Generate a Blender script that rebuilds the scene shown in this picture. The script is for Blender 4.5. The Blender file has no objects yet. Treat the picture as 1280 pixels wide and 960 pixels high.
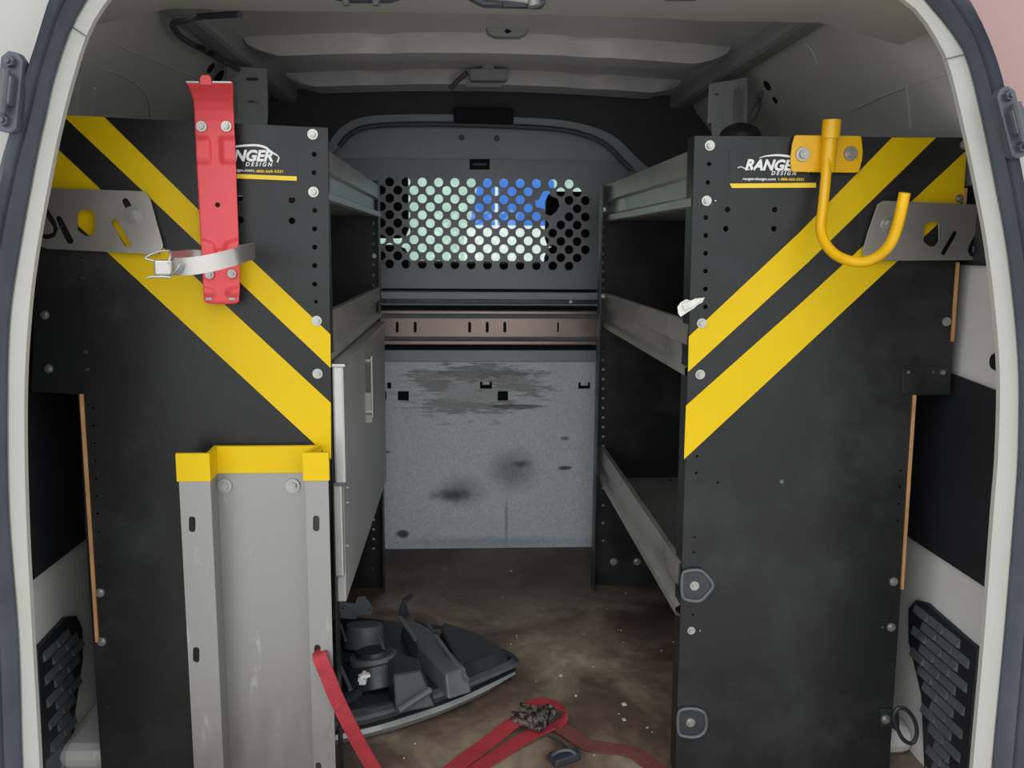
import bpy, bmesh, math, random
from mathutils import Vector, Matrix
random.seed(7)
scn = bpy.context.scene
COL = scn.collection

# ------------------------------------------------------------------ camera
FPX = 1100.0
roll = math.radians(0.45)
vx, vy = -60.0, 174.0
ux = vx*math.cos(roll) - vy*math.sin(roll)
uy = vx*math.sin(roll) + vy*math.cos(roll)
pitch = math.atan(uy/FPX)
yaw = math.atan(-ux/FPX*math.cos(pitch))
CAMZ = 0.892
R = Matrix.Rotation(-yaw, 3, 'Z') @ Matrix.Rotation(math.radians(90)-pitch, 3, 'X') @ Matrix.Rotation(roll, 3, 'Z')
cd = bpy.data.cameras.new('camera'); cam = bpy.data.objects.new('camera', cd); COL.objects.link(cam)
cam.matrix_world = Matrix.Translation((0, 0, CAMZ)) @ R.to_4x4()
cd.sensor_width = 36.0; cd.lens = 36.0*FPX/1280.0; cd.clip_start = 0.05; cd.clip_end = 200
scn.camera = cam

# ------------------------------------------------------------------ world, light, exposure
w = bpy.data.worlds.new('overcast'); scn.world = w; w.use_nodes = True
nt = w.node_tree; bg = nt.nodes['Background']
tc = nt.nodes.new('ShaderNodeTexCoord'); sep = nt.nodes.new('ShaderNodeSeparateXYZ')
rmp = nt.nodes.new('ShaderNodeValToRGB')
nt.links.new(tc.outputs['Generated'], sep.inputs[0]); nt.links.new(sep.outputs[2], rmp.inputs[0])
rmp.color_ramp.elements[0].color = (0.70, 0.74, 0.80, 1); rmp.color_ramp.elements[1].color = (1.0, 1.02, 1.05, 1)
nt.links.new(rmp.outputs[0], bg.inputs[0]); bg.inputs[1].default_value = 1.35
sd = bpy.data.lights.new('veiled_sun', 'SUN'); so = bpy.data.objects.new('veiled_sun', sd); COL.objects.link(so)
sd.energy = 1.1; sd.angle = math.radians(70); so.location = (0, -3, 5)
so.rotation_euler = (math.radians(66), 0, math.radians(-8))
vs = scn.view_settings
vs.view_transform = 'Standard'; vs.look = 'None'; vs.gamma = 1.0; vs.use_curve_mapping = False
vs.exposure = 0.2
try: scn.cycles.max_bounces = 10; scn.cycles.diffuse_bounces = 6
except Exception: pass

# ------------------------------------------------------------------ unprojection onto real planes
def ray(px, py): return R @ Vector(((px-640.0)/FPX, (480.0-py)/FPX, -1.0))
def F(px, py, Y):
    d = ray(px, py); t = Y/d.y; return Vector((d.x*t, Y, CAMZ+d.z*t))
def PX(px, py, X):
    d = ray(px, py); t = X/d.x; return Vector((X, d.y*t, CAMZ+d.z*t))
def PZ(px, py, Z=0.0):
    d = ray(px, py); t = (Z-CAMZ)/d.z; return Vector((d.x*t, d.y*t, Z))
def fx(px, py, Y): return F(px, py, Y).x
def fz(px, py, Y): return F(px, py, Y).z

# ------------------------------------------------------------------ materials
def lin(c):
    if isinstance(c, str):
        c = [int(c[i:i+2], 16)/255 for i in (0, 2, 4)]
    return tuple((v/12.92 if v <= .04045 else ((v+.055)/1.055)**2.4) for v in c)
def mat(name, col, rough=.5, metal=0., var=.0, vscale=8., bump=0., bscale=60., spec=.5, col2=None, thr=(.45, .62), stretch=None, aniso=0, rvar=0.):
    m = bpy.data.materials.new(name); m.use_nodes = True; n = m.node_tree.nodes; l = m.node_tree.links
    b = n['Principled BSDF']; c = lin(col)
    b.inputs['Roughness'].default_value = rough; b.inputs['Metallic'].default_value = metal
    b.inputs['Specular IOR Level'].default_value = spec
    t = n.new('ShaderNodeTexCoord'); geo = n.new('ShaderNodeNewGeometry')
    mp = n.new('ShaderNodeMapping'); l.new(geo.outputs['Position'], mp.inputs[0])
    if stretch: mp.inputs['Scale'].default_value = stretch
    no = n.new('ShaderNodeTexNoise'); no.inputs['Scale'].default_value = vscale; no.inputs['Detail'].default_value = 6
    no.inputs['Roughness'].default_value = .65
    l.new(mp.outputs[0], no.inputs[0])
    r = n.new('ShaderNodeValToRGB'); l.new(no.outputs[0], r.inputs[0])
    if col2 is not None:
        c2 = lin(col2); r.color_ramp.elements[0].position, r.color_ramp.elements[1].position = thr
        r.color_ramp.elements[0].color = (*c, 1); r.color_ramp.elements[1].color = (*c2, 1)
    else:
        r.color_ramp.elements[0].position, r.color_ramp.elements[1].position = .3, .7
        r.color_ramp.elements[0].color = (*[v*(1-var) for v in c], 1)
        r.color_ramp.elements[1].color = (*[min(1, v*(1+var)) for v in c], 1)
    l.new(r.outputs[0], b.inputs['Base Color'])
    if rvar:
        mr = n.new('ShaderNodeMapRange'); l.new(no.outputs[0], mr.inputs[0])
        mr.inputs[1].default_value = .3; mr.inputs[2].default_value = .7
        mr.inputs[3].default_value = max(0, rough-rvar); mr.inputs[4].default_value = min(1, rough+rvar)
        l.new(mr.outputs[0], b.inputs['Roughness'])
    if bump:
        n2 = n.new('ShaderNodeTexNoise'); n2.inputs['Scale'].default_value = bscale; n2.inputs['Detail'].default_value = 3
        l.new(mp.outputs[0], n2.inputs[0])
        bp = n.new('ShaderNodeBump'); bp.inputs['Strength'].default_value = bump; bp.inputs['Distance'].default_value = .004
        l.new(n2.outputs[0], bp.inputs['Height']); l.new(bp.outputs[0], b.inputs['Normal'])
    return m
M = {}
M['white'] = mat('white_body_paint', 'a9a8a0', .38, 0, .03, 5)
M['inner'] = mat('grey_white_inner_paint', 'dad8d4', .42, 0, .06, 3.5, rvar=.12)
M['roof'] = mat('roof_inner_paint', 'd0ced0', .4, 0, .12, 4)
M['post'] = mat('grey_post_paint', 'a2a4a4', .45, 0, .08, 6)
M['black'] = mat('black_powder_coat', '1e1f1f', .38, 0, .35, 5, .05, 220, rvar=.12, spec=.34, col2='303132', thr=(.48, .74))
M['blackdull'] = mat('black_liner_plastic', '222327', .55, 0, .15, 6, .2, 150)
M['deep'] = mat('deep_black_panel', '17181a', .5, 0, .2, 5)
M['hole'] = mat('dark_void', '060606', .9)
M['rubber'] = mat('rubber_seal', '4c505a', .5, 0, .2, 9, .2, 40)
M['yellow'] = mat('yellow_vinyl', 'd6b400', .5, 0, .04, 7, spec=.25)
M['yellowp'] = mat('yellow_paint', 'e6b008', .33, 0, .03, 9)
M['red'] = mat('red_paint', 'df4c52', .36, 0, .06, 12, spec=.4)
M['alu'] = mat('brushed_aluminium', '989795', .42, .75, 0, 34, .04, 90, stretch=(1, 1, .35), rvar=.10, col2='b8b7b4', thr=(.60, .76))
M['alulight'] = mat('bright_aluminium', 'b5b5b1', .36, .6, .05, 9)
M['steel'] = mat('stainless_steel', 'b3afaa', .36, .75, .06, 9, .03, 120, rvar=.06)
M['galv'] = mat('galvanised_tray', 'b4b2aa', .36, .6, .22, 12, .08, 60, rvar=.12)
M['zinc'] = mat('zinc_bolt', 'aeaea8', .38, .85, .1, 60)
M['door'] = mat('grey_locker_door', 'a3a19e', .45, .2, .14, 6, .05, 60, rvar=.1)
M['strip'] = mat('orange_wood_edge', 'b88a5a', .6, 0, .2, 30)
M['decalw'] = mat('white_print', 'e9e9e9', .5)
M['decaly'] = mat('yellow_print', 'efc92c', .5)
M['decalclear'] = mat('clear_decal_edge', '54555a', .3)
M['beigebox'] = mat('grey_plastic_box', '9b9b9d', .5, 0, .03, 8)
M['mesh'] = mat('perforated_sheet_grey', '7c7d82', .42, .15, .1, 4, rvar=.08)
M['meshlow'] = mat('partition_grey', '90969b', .45, .1, .08, 4)
M['cross'] = mat('brown_grey_channel', '96867c', .35, .55, .18, 3, rvar=.1)
M['darkgrey'] = mat('dark_grey_surround', '4a4a4d', .9, 0, .1, 5)  # even dark grey for the partition surround above the arch
M['cab'] = mat('dark_cab_trim', '101113', .8, 0, .2, 5)
M['lampblack'] = mat('black_lamp_plastic', '2c2f33', .38, 0, .25, 14, .1, 60, rvar=.12)
M['lampgrey'] = mat('dusty_lamp_plastic', '55585b', .5, 0, .25, 20)
M['lens'] = mat('smoked_lens', '8d9290', .15, 0, .1, 8, spec=.8)
M['webred'] = mat('red_webbing', '9c2a34', .75, 0, .15, 40, .5, 400)
M['webold'] = mat('faded_red_webbing', '6c3a34', .85, 0, .25, 25, .5, 400)
M['tape'] = mat('torn_white_tape', 'd5d3cc', .7, 0, .12, 40, .4, 60)
M['grime'] = mat('greasy_steel', '8d8a80', .4, .6, col2='2a2622', vscale=90, thr=(.42, .56))
M['hinge'] = mat('blue_grey_hinge', '51555f', .5, .3, .2, 25, .2, 50)
M['pink'] = mat('pink_body_corner', '9e807c', .4, 0, .04, 1.5)  # pink colour given to the upper right corner of the body ring
M['asphalt'] = mat('pale_concrete_ground', 'c6c3bc', .9, 0, .2, 9, .4, 60)
M['concrete'] = mat('pale_green_render', 'b4c6bb', .8, 0, .22, 4)
M['blue'] = mat('blue_car_paint', '2f6fd0', .35, 0, .05, 3)
M['leaf'] = mat('leaf_green', '6f8f6a', .8, 0, .3, 10)
M['dash'] = mat('dark_dash', '26272a', .7, 0, .15, 8)
M['winwhite'] = mat('white_window_frame', 'e2e2de', .6)
M['tyre'] = mat('tyre_rubber', '1a1a1c', .8)

def floor_mat():
    m = bpy.data.materials.new('dirty_brown_floor'); m.use_nodes = True; n = m.node_tree.nodes; l = m.node_tree.links
    b = n['Principled BSDF']; g = n.new('ShaderNodeNewGeometry')
    a = n.new('ShaderNodeTexNoise'); a.inputs['Scale'].default_value = 3.2; a.inputs['Detail'].default_value = 9; a.inputs['Roughness'].default_value = .62; a.inputs['Distortion'].default_value = .6
    l.new(g.outputs['Position'], a.inputs[0])
    r = n.new('ShaderNodeValToRGB'); l.new(a.outputs[0], r.inputs[0]); e = r.color_ramp.elements
    e[0].position = .30; e[0].color = (*lin('3c302a'), 1); e[1].position = .72; e[1].color = (*lin('b3a893'), 1)
    x = e.new(.45); x.color = (*lin('635245'), 1); x = e.new(.56); x.color = (*lin('8a7b68'), 1)
    f = n.new('ShaderNodeTexNoise'); f.inputs['Scale'].default_value = 45; f.inputs['Detail'].default_value = 5
    l.new(g.outputs['Position'], f.inputs[0])
    mx = n.new('ShaderNodeMix'); mx.data_type = 'RGBA'; mx.blend_type = 'OVERLAY'; mx.inputs[0].default_value = .35
    l.new(r.outputs[0], mx.inputs[6]); l.new(f.outputs[0], mx.inputs[7])
    # far strip of floor blended darker towards the bulkhead, its edge broken by noise
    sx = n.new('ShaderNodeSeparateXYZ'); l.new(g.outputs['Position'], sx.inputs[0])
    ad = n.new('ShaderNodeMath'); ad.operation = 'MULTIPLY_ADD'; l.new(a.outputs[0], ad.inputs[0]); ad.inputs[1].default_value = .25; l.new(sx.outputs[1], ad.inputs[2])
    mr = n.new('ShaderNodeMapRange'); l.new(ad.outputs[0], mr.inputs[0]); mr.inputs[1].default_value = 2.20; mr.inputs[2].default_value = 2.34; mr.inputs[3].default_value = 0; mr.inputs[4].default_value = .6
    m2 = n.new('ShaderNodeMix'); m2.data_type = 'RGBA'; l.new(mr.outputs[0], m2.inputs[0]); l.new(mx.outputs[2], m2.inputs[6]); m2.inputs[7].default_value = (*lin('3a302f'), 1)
    l.new(m2.outputs[2], b.inputs['Base Color'])
    rr = n.new('ShaderNodeMapRange'); l.new(a.outputs[0], rr.inputs[0]); rr.inputs[3].default_value = .38; rr.inputs[4].default_value = .8; l.new(rr.outputs[0], b.inputs['Roughness'])
    bp = n.new('ShaderNodeBump'); bp.inputs['Strength'].default_value = .3; bp.inputs['Distance'].default_value = .003; l.new(f.outputs[0], bp.inputs['Height']); l.new(bp.outputs[0], b.inputs['Normal'])
    return m
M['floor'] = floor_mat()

def bulk_mat(spots, scuffs):
    """pale grey painted steel with scuffs and oily smudges where they are on the sheet"""
    m = bpy.data.materials.new('scuffed_pale_grey_steel'); m.use_nodes = True; n = m.node_tree.nodes; l = m.node_tree.links
    b = n['Principled BSDF']; b.inputs['Roughness'].default_value = .5; g = n.new('ShaderNodeNewGeometry')
    def mask(c, rx, rz, soft, namp, nscale, strength, stretch):
        mp = n.new('ShaderNodeMapping'); mp.vector_type = 'POINT'
        mp.inputs['Location'].default_value = (-c.x/rx, 0, -c.z/rz); mp.inputs['Scale'].default_value = (1/rx, 0, 1/rz)
        l.new(g.outputs['Position'], mp.inputs[0])
        ln = n.new('ShaderNodeVectorMath'); ln.operation = 'LENGTH'; l.new(mp.outputs[0], ln.inputs[0])
        m3 = n.new('ShaderNodeMapping'); m3.inputs['Scale'].default_value = stretch; l.new(g.outputs['Position'], m3.inputs[0])
        no = n.new('ShaderNodeTexNoise'); no.inputs['Scale'].default_value = nscale; no.inputs['Detail'].default_value = 8; no.inputs['Roughness'].default_value = .7; l.new(m3.outputs[0], no.inputs[0])
        ad = n.new('ShaderNodeMath'); ad.operation = 'MULTIPLY_ADD'; l.new(no.outputs[0], ad.inputs[0]); ad.inputs[1].default_value = namp; l.new(ln.outputs['Value'], ad.inputs[2])
        mr = n.new('ShaderNodeMapRange'); l.new(ad.outputs[0], mr.inputs[0]); mr.interpolation_type = 'SMOOTHSTEP'
        mr.inputs[1].default_value = namp*.5+1-soft; mr.inputs[2].default_value = namp*.5+1; mr.inputs[3].default_value = strength; mr.inputs[4].default_value = 0
        return mr.outputs[0]
    no = n.new('ShaderNodeTexNoise'); no.inputs['Scale'].default_value = 160; no.inputs['Detail'].default_value = 3; l.new(g.outputs['Position'], no.inputs[0])
    r = n.new('ShaderNodeValToRGB'); l.new(no.outputs[0], r.inputs[0]); r.color_ramp.elements[0].position = .35; r.color_ramp.elements[1].position = .65
    r.color_ramp.elements[0].color = (*lin('c0c8cd'), 1); r.color_ramp.elements[1].color = (*lin('d2d9dc'), 1)
    cur = r.outputs[0]
    for (c, rx, rz, soft, na, ns, st, stretch, colr) in spots+scuffs:
        k = mask(c, rx, rz, soft, na, ns, st, stretch)
        mx = n.new('ShaderNodeMix'); mx.data_type = 'RGBA'; l.new(k, mx.inputs[0]); l.new(cur, mx.inputs[6]); mx.inputs[7].default_value = (*lin(colr), 1)
        cur = mx.outputs[2]
    l.new(cur, b.inputs['Base Color'])
    bp = n.new('ShaderNodeBump'); bp.inputs['Strength'].default_value = .25; bp.inputs['Distance'].default_value = .002; l.new(no.outputs[0], bp.inputs['Height']); l.new(bp.outputs[0], b.inputs['Normal'])
    return m
def glass_mat():
    m = bpy.data.materials.new('windscreen_glass'); m.use_nodes = True; n = m.node_tree.nodes; l = m.node_tree.links
    for q in list(n): n.remove(q)
    o = n.new('ShaderNodeOutputMaterial'); t = n.new('ShaderNodeBsdfTransparent'); t.inputs[0].default_value = (.86, .93, .90, 1)
    gl = n.new('ShaderNodeBsdfGlossy'); gl.inputs['Roughness'].default_value = .02
    fr = n.new('ShaderNodeFresnel'); fr.inputs[0].default_value = 1.45; mx = n.new('ShaderNodeMixShader')
    l.new(fr.outputs[0], mx.inputs[0]); l.new(t.outputs[0], mx.inputs[1]); l.new(gl.outputs[0], mx.inputs[2]); l.new(mx.outputs[0], o.inputs[0])
    return m
M['glass'] = glass_mat()

# ------------------------------------------------------------------ object helpers
WL = {}
def wloc(o): return WL.get(o.name, Vector((0, 0, 0)))
def link(name, me, parent=None, loc=None):
    o = bpy.data.objects.new(name, me); COL.objects.link(o)
    if loc is None: loc = Vector((0, 0, 0))
    WL[o.name] = Vector(loc)
    if parent is not None:
        o.parent = parent; o.location = Vector(loc)-wloc(parent)
    else: o.location = loc
    return o
def thing(name, label, cat, loc=(0, 0, 0), group=None):
    o = link(name, None, None, Vector(loc)); o['label'] = label; o['category'] = cat
    o.empty_display_size = .05
    if group: o['group'] = group
    return o
def tag(o, label, cat, group=None):
    o['label'] = label; o['category'] = cat
    if group: o['group'] = group
    return o
def obj(name, bm, m, parent=None, smooth=False, bev=0, label=None, base=False):
    """link a world-space bmesh as ONE mesh object with its origin at its own centre"""
    me = bpy.data.meshes.new(name)
    if isinstance(bm, bmesh.types.BMesh):
        bm.to_mesh(me); bm.free()
    else: me = bm
    vs_ = [v.co for v in me.vertices]
    lo = Vector([min(v[i] for v in vs_) for i in range(3)]); hi = Vector([max(v[i] for v in vs_) for i in range(3)])
    c = (lo+hi)/2
    if base: c.z = lo.z
    me.transform(Matrix.Translation(-c))
    mats = m if isinstance(m, (list, tuple)) else [m]
    if len(me.materials): me.materials.clear()
    for q in mats: me.materials.append(M[q])
    if smooth:
        for p in me.polygons: p.use_smooth = True
        try: me.set_sharp_from_angle(angle=math.radians(38))
        except Exception: pass
    o = link(name, me, parent, c)
    if bev:
        b = o.modifiers.new('bevel', 'BEVEL'); b.width = bev; b.segments = 2; b.limit_method = 'ANGLE'; b.angle_limit = math.radians(40)
    if label: o['label'] = label
    return o
def struct(name, bm, m, **k):
    o = obj(name, bm, m, **k)
    if o.parent is None: o['kind'] = 'structure'
    return o
def bx(bm, lo, hi, rot=None):
    lo, hi = Vector(lo), Vector(hi); c = (lo+hi)/2; s = hi-lo
    mtx = Matrix.Translation(c) @ (rot.to_4x4() if rot else Matrix.Identity(4)) @ Matrix.Diagonal((abs(s.x), abs(s.y), abs(s.z), 1))
    bmesh.ops.create_cube(bm, size=1, matrix=mtx); return bm
def box(lo, hi, rot=None): return bx(bmesh.new(), lo, hi, rot)
def cyl(bm, a, b, r1, r2=None, seg=16):
    a, b = Vector(a), Vector(b); d = b-a; L = d.length
    q = Vector((0, 0, 1)).rotation_difference(d.normalized()).to_matrix().to_4x4()
    bmesh.ops.create_cone(bm, cap_ends=True, segments=seg, radius1=r1, radius2=r1 if r2 is None else r2, depth=L, matrix=Matrix.Translation((a+b)/2) @ q)
    return bm
def catmull(pts, n=8, closed=False):
    P = [Vector(p) for p in pts]; out = []; N = len(P); rng = N if closed else N-1
    for i in range(rng):
        p0 = P[(i-1) % N] if (closed or i > 0) else P[0]*2-P[1]
        p1 = P[i]; p2 = P[(i+1) % N]; p3 = P[(i+2) % N] if (closed or i+2 < N) else P[-1]*2-P[-2]
        for k in range(n):
            t = k/n
            out.append(.5*((2*p1)+(p2-p0)*t+(2*p0-5*p1+4*p2-p3)*t*t+(3*p1-p0-3*p2+p3)*t**3))
    if not closed: out.append(P[-1].copy())
    return out
def tube(bm, pts, r, seg=10, closed=False, rend=None):
    n = len(pts); rings = []; up = None
    for i, p in enumerate(pts):
        if closed: t = pts[(i+1) % n]-pts[i-1]
        else: t = pts[min(i+1, n-1)]-pts[max(i-1, 0)]
        t.normalize()
        if up is None:
            up = Vector((0, 0, 1)) if abs(t.z) < .9 else Vector((1, 0, 0))
        up = (up-t*up.dot(t)).normalized(); s = t.cross(up)
        rr = r if rend is None else r+(rend-r)*i/(n-1)
        rings.append([bm.verts.new(p+(up*math.cos(a)+s*math.sin(a))*rr) for a in [2*math.pi*k/seg for k in range(seg)]])
    m = n if closed else n-1
    for i in range(m):
        A, B = rings[i], rings[(i+1) % n]
        for k in range(seg): bm.faces.new((A[k], A[(k+1) % seg], B[(k+1) % seg], B[k]))
    if not closed:
        bm.faces.new(rings[0][::-1]); bm.faces.new(rings[-1])
    bmesh.ops.recalc_face_normals(bm, faces=bm.faces[:])
    return bm
def slab_mesh(loops, th, plane='Y', c=0., bevel=0.):
    """flat sheet with holes: loops of 2D points, first is the outline. plane Y: (x,z) at y=c ; X: (y,z) at x=c ; Z: (x,y) at z=c"""
    cu = bpy.data.curves.new('tmp', 'CURVE'); cu.dimensions = '2D'; cu.fill_mode = 'BOTH'; cu.extrude = th/2
    for L in loops:
        s = cu.splines.new('POLY'); s.points.add(len(L)-1)
        for i, p in enumerate(L): s.points[i].co = (p[0], p[1], 0, 1)
        s.use_cyclic_u = True
    o = bpy.data.objects.new('tmp', cu); COL.objects.link(o)
    dg = bpy.context.evaluated_depsgraph_get(); dg.update()
    me = bpy.data.meshes.new_from_object(o.evaluated_get(dg))
    bpy.data.objects.remove(o); bpy.data.curves.remove(cu)
    if plane == 'Y': T = Matrix(((1, 0, 0, 0), (0, 0, -1, c), (0, 1, 0, 0), (0, 0, 0, 1)))
    elif plane == 'X': T = Matrix(((0, 0, 1, c), (1, 0, 0, 0), (0, 1, 0, 0), (0, 0, 0, 1)))
    else: T = Matrix.Translation((0, 0, c))
    me.transform(T)
    bm = bmesh.new(); bm.from_mesh(me); bpy.data.meshes.remove(me)
    bmesh.ops.remove_doubles(bm, verts=bm.verts[:], dist=1e-6)
    return bm
def slab(name, loops, th, m, parent=None, plane='Y', c=0., **k): return obj(name, slab_mesh(loops, th, plane, c), m, parent, **k)
def text_bm(s, size, bold=0., shear=0., th=.0006, x=0., z=0., y=0., slope=0., width=None):
    cu = bpy.data.curves.new('t', 'FONT'); cu.body = s; cu.size = size; cu.offset = bold; cu.shear = shear; cu.extrude = th/2
    o = bpy.data.objects.new('t', cu); COL.objects.link(o)
    dg = bpy.context.evaluated_depsgraph_get(); dg.update()
    me = bpy.data.meshes.new_from_object(o.evaluated_get(dg)); bpy.data.objects.remove(o); bpy.data.curves.remove(cu)
    x0 = min(v.co.x for v in me.vertices); x1 = max(v.co.x for v in me.vertices); z0 = min(v.co.y for v in me.vertices)
    sc = (width/(x1-x0)) if width else 1
    for v in me.vertices:
        a, b, c = v.co; v.co = ((a-x0)*sc+x, y-c, b-z0+z+slope*((a-x0)*sc))
    bm = bmesh.new(); bm.from_mesh(me); bpy.data.meshes.remove(me); return bm
def join(bms):
    out = bmesh.new()
    for b in bms:
        me = bpy.data.meshes.new('j'); b.to_mesh(me); b.free(); out.from_mesh(me); bpy.data.meshes.remove(me)
    return out
def circ(c, r, n=14): return [(c[0]+r*math.cos(2*math.pi*k/n), c[1]+r*math.sin(2*math.pi*k/n)) for k in range(n)]
def pxc(px, py, Y, rpx, n=12):
    p = F(px, py, Y); return circ((p.x, p.z), rpx*Y/FPX, n)
def pxl(pts, Y): return [(F(a, b, Y).x, F(a, b, Y).z) for a, b in pts]
def stadium(a, b, r, n=6):
    """rounded slot from 2D point a to b, radius r"""
    a, b = Vector(a), Vector(b); t = math.atan2((b-a).y, (b-a).x); out = []
    for k in range(n+1):
        g = t+math.pi/2+math.pi*k/n; out.append((a.x+r*math.cos(g), a.y+r*math.sin(g)))
    for k in range(n+1):
        g = t-math.pi/2+math.pi*k/n; out.append((b.x+r*math.cos(g), b.y+r*math.sin(g)))
    return out
def pslot(a, b, rpx, Y, n=6): return stadium(pxl([a], Y)[0], pxl([b], Y)[0], rpx*Y/FPX, n)
# one shared hex bolt mesh, axis along -Y, washer radius 1
def bolt_mesh():
    bm = bmesh.new()
    cyl(bm, (0, 0.05, 0), (0, -.22, 0), 1, .96, 20); cyl(bm, (0, -.2, 0), (0, -.75, 0), .62, .58, 6); cyl(bm, (0, -.7, 0), (0, -.85, 0), .36, .3, 10)
    me = bpy.data.meshes.new('bolt'); bm.to_mesh(me); bm.free(); me.materials.append(M['zinc']); return me
BOLT = bolt_mesh()
def bolt(parent, px, py, Y, rpx=6.5, name='bolt', ax=None):
    p = F(px, py, Y); o = link(name, BOLT, parent, p); s = rpx*Y/FPX; o.scale = (s, s, s)
    o.rotation_euler = (0, random.random()*3, 0) if ax is None else ax
    return o
def ribbon(bm, pts, width, up=None, th=.0018, wdir=None):
    """flat webbing along pts; wdir(i) gives the width direction"""
    n = len(pts); rows = []
    for i, p in enumerate(pts):
        t = (pts[min(i+1, n-1)]-pts[max(i-1, 0)]).normalized()
        wv = wdir(i/(n-1)) if wdir else t.cross(Vector((0, 0, 1)))
        wv = (wv-t*wv.dot(t)).normalized(); nn = t.cross(wv).normalized()
        rows.append([bm.verts.new(p+wv*a*width/2+nn*b*th/2) for a, b in ((-1, -1), (1, -1), (1, 1), (-1, 1))])
    for i in range(n-1):
        for k in range(4): bm.faces.new((rows[i][k], rows[i][(k+1) % 4], rows[i+1][(k+1) % 4], rows[i+1][k]))
    bm.faces.new(rows[0][::-1]); bm.faces.new(rows[-1]); bmesh.ops.recalc_face_normals(bm, faces=bm.faces[:]); return bm

# ------------------------------------------------------------------ key distances
YD, YP, YR, YB = 1.10, 1.36, 2.215, 2.515      # door frame, front end panels, rear uprights, bulkhead
XL, XR = -.69, .80                          # side walls
XC = (XL+XR)/2
ZR = 1.322                                    # roof skin
GZ = -.55

# ------------------------------------------------------------------ SETTING: outdoors
struct('ground', box((-14, -14, GZ-.05), (14, 14, GZ)), 'asphalt')
wb = struct('wall_back', box((-9, 12.6, GZ), (9, 12.9, 5.5)), 'concrete')

# ------------------------------------------------------------------ SETTING: van shell
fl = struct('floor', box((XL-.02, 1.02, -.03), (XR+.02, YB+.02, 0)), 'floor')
struct('trim_1', box((XL-.1, .98, -.12), (XR+.1, 1.06, -.005)), 'rubber')        # rear sill

# side walls: profile in (x,z) run along Y, with an inner pillar relief
WPROF = [(0, -.03), (0, .98), (-.010, 1.05), (-.065, 1.15), (-.16, 1.265), (-.205, 1.362)]
def wallpt(px, py, off=.002):
    s = -1 if px < 580 else 1; X = XL if s < 0 else XR; d = ray(px, py); t = .5
    while t < 4:
        p = d*t; z = CAMZ+p.z; o = WPROF[-1][0]
        for (a, b), (c, e) in zip(WPROF, WPROF[1:]):
            if b <= z <= e: o = a+(c-a)*(z-b)/(e-b)
        if s*p.x >= s*X+o: return Vector((p.x-s*off, p.y, z))
        t += .002
def wall(side, name):
    s = -1 if side == 'l' else 1; X = XL if side == 'l' else XR
    prof = [(s*a, b) for a, b in WPROF]
    bm = bmesh.new(); ys = [1.13, 1.3, 1.55, 1.8, 2.05, 2.3, 2.62]; rows = []
    for y in ys: rows.append([bm.verts.new((X+a, y, z)) for a, z in prof])
    for i in range(len(ys)-1):
        for k in range(len(prof)-1): bm.faces.new((rows[i][k], rows[i][k+1], rows[i+1][k+1], rows[i+1][k]))
    # outer skin
    ox = X+s*.09
    oprof = [(ox, -.10), (ox, .95), (ox-s*.04, 1.13), (ox-s*.16, ZR+.08)]
    orow = [[bm.verts.new((a, y, z)) for a, z in oprof] for y in (1.11, 4.2)]
    for k in range(3): bm.faces.new((orow[0][k], orow[0][k+1], orow[1][k+1], orow[1][k]))
    bmesh.ops.recalc_face_normals(bm, faces=bm.faces[:])
    return struct(name, bm, 'inner', smooth=True)
wl = wall('l', 'wall_left'); wr = wall('r', 'wall_right')

def xplane_pts(pts, X): return [(PX(a, b, X).y, PX(a, b, X).z) for a, b in pts]
# black liner panels on the side walls, real sheets with thickness
def liner(wallo, X, pts, dx, nm='liner_or_shade_panel'):
    return slab(nm, [pts], .006, 'blackdull', wallo, 'X', X+dx)
zl_lo = PX(40, 722, XL).z; zr_lo = PX(1232, 731, XR).z
zr_hi = PX(1190, 466, XR).z
liner(wl, XL, [(1.16, zl_lo), (2.42, zl_lo), (2.42, 1.0), (1.4, 1.0), (1.16, 1.0)], .004)
liner(wr, XR, [(1.16, zr_lo-.012), (1.20, zr_lo-.003), (1.24, zr_lo), (2.42, zr_lo), (2.42, zr_hi+.10), (1.5, zr_hi+.02), (PX(1190, 466, XR).y, zr_hi), (PX(1245, 487, XR).y, PX(1245, 487, XR).z), (1.16, PX(1245, 487, XR).z-.01)], -.004)
# upper-right dark sheet standing in for shelf shadow above the beige strip
up = liner(wr, XR, [(1.16, PX(1240, 335, XR).z), (1.30, PX(1225, 332, XR).z), (2.4, PX(1225, 332, XR).z), (2.4, .99), (1.16, .99)], -.004, 'liner_or_shade_panel')
# small round hole plug on the beige strip
hp = PX(1244, 452, XR-.004)
bm = bmesh.new(); cyl(bm, (XR-.001, hp.y, hp.z), (XR-.006, hp.y, hp.z), .014, .012, 18); obj('hole_plug', bm, 'hole', wr)
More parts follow.
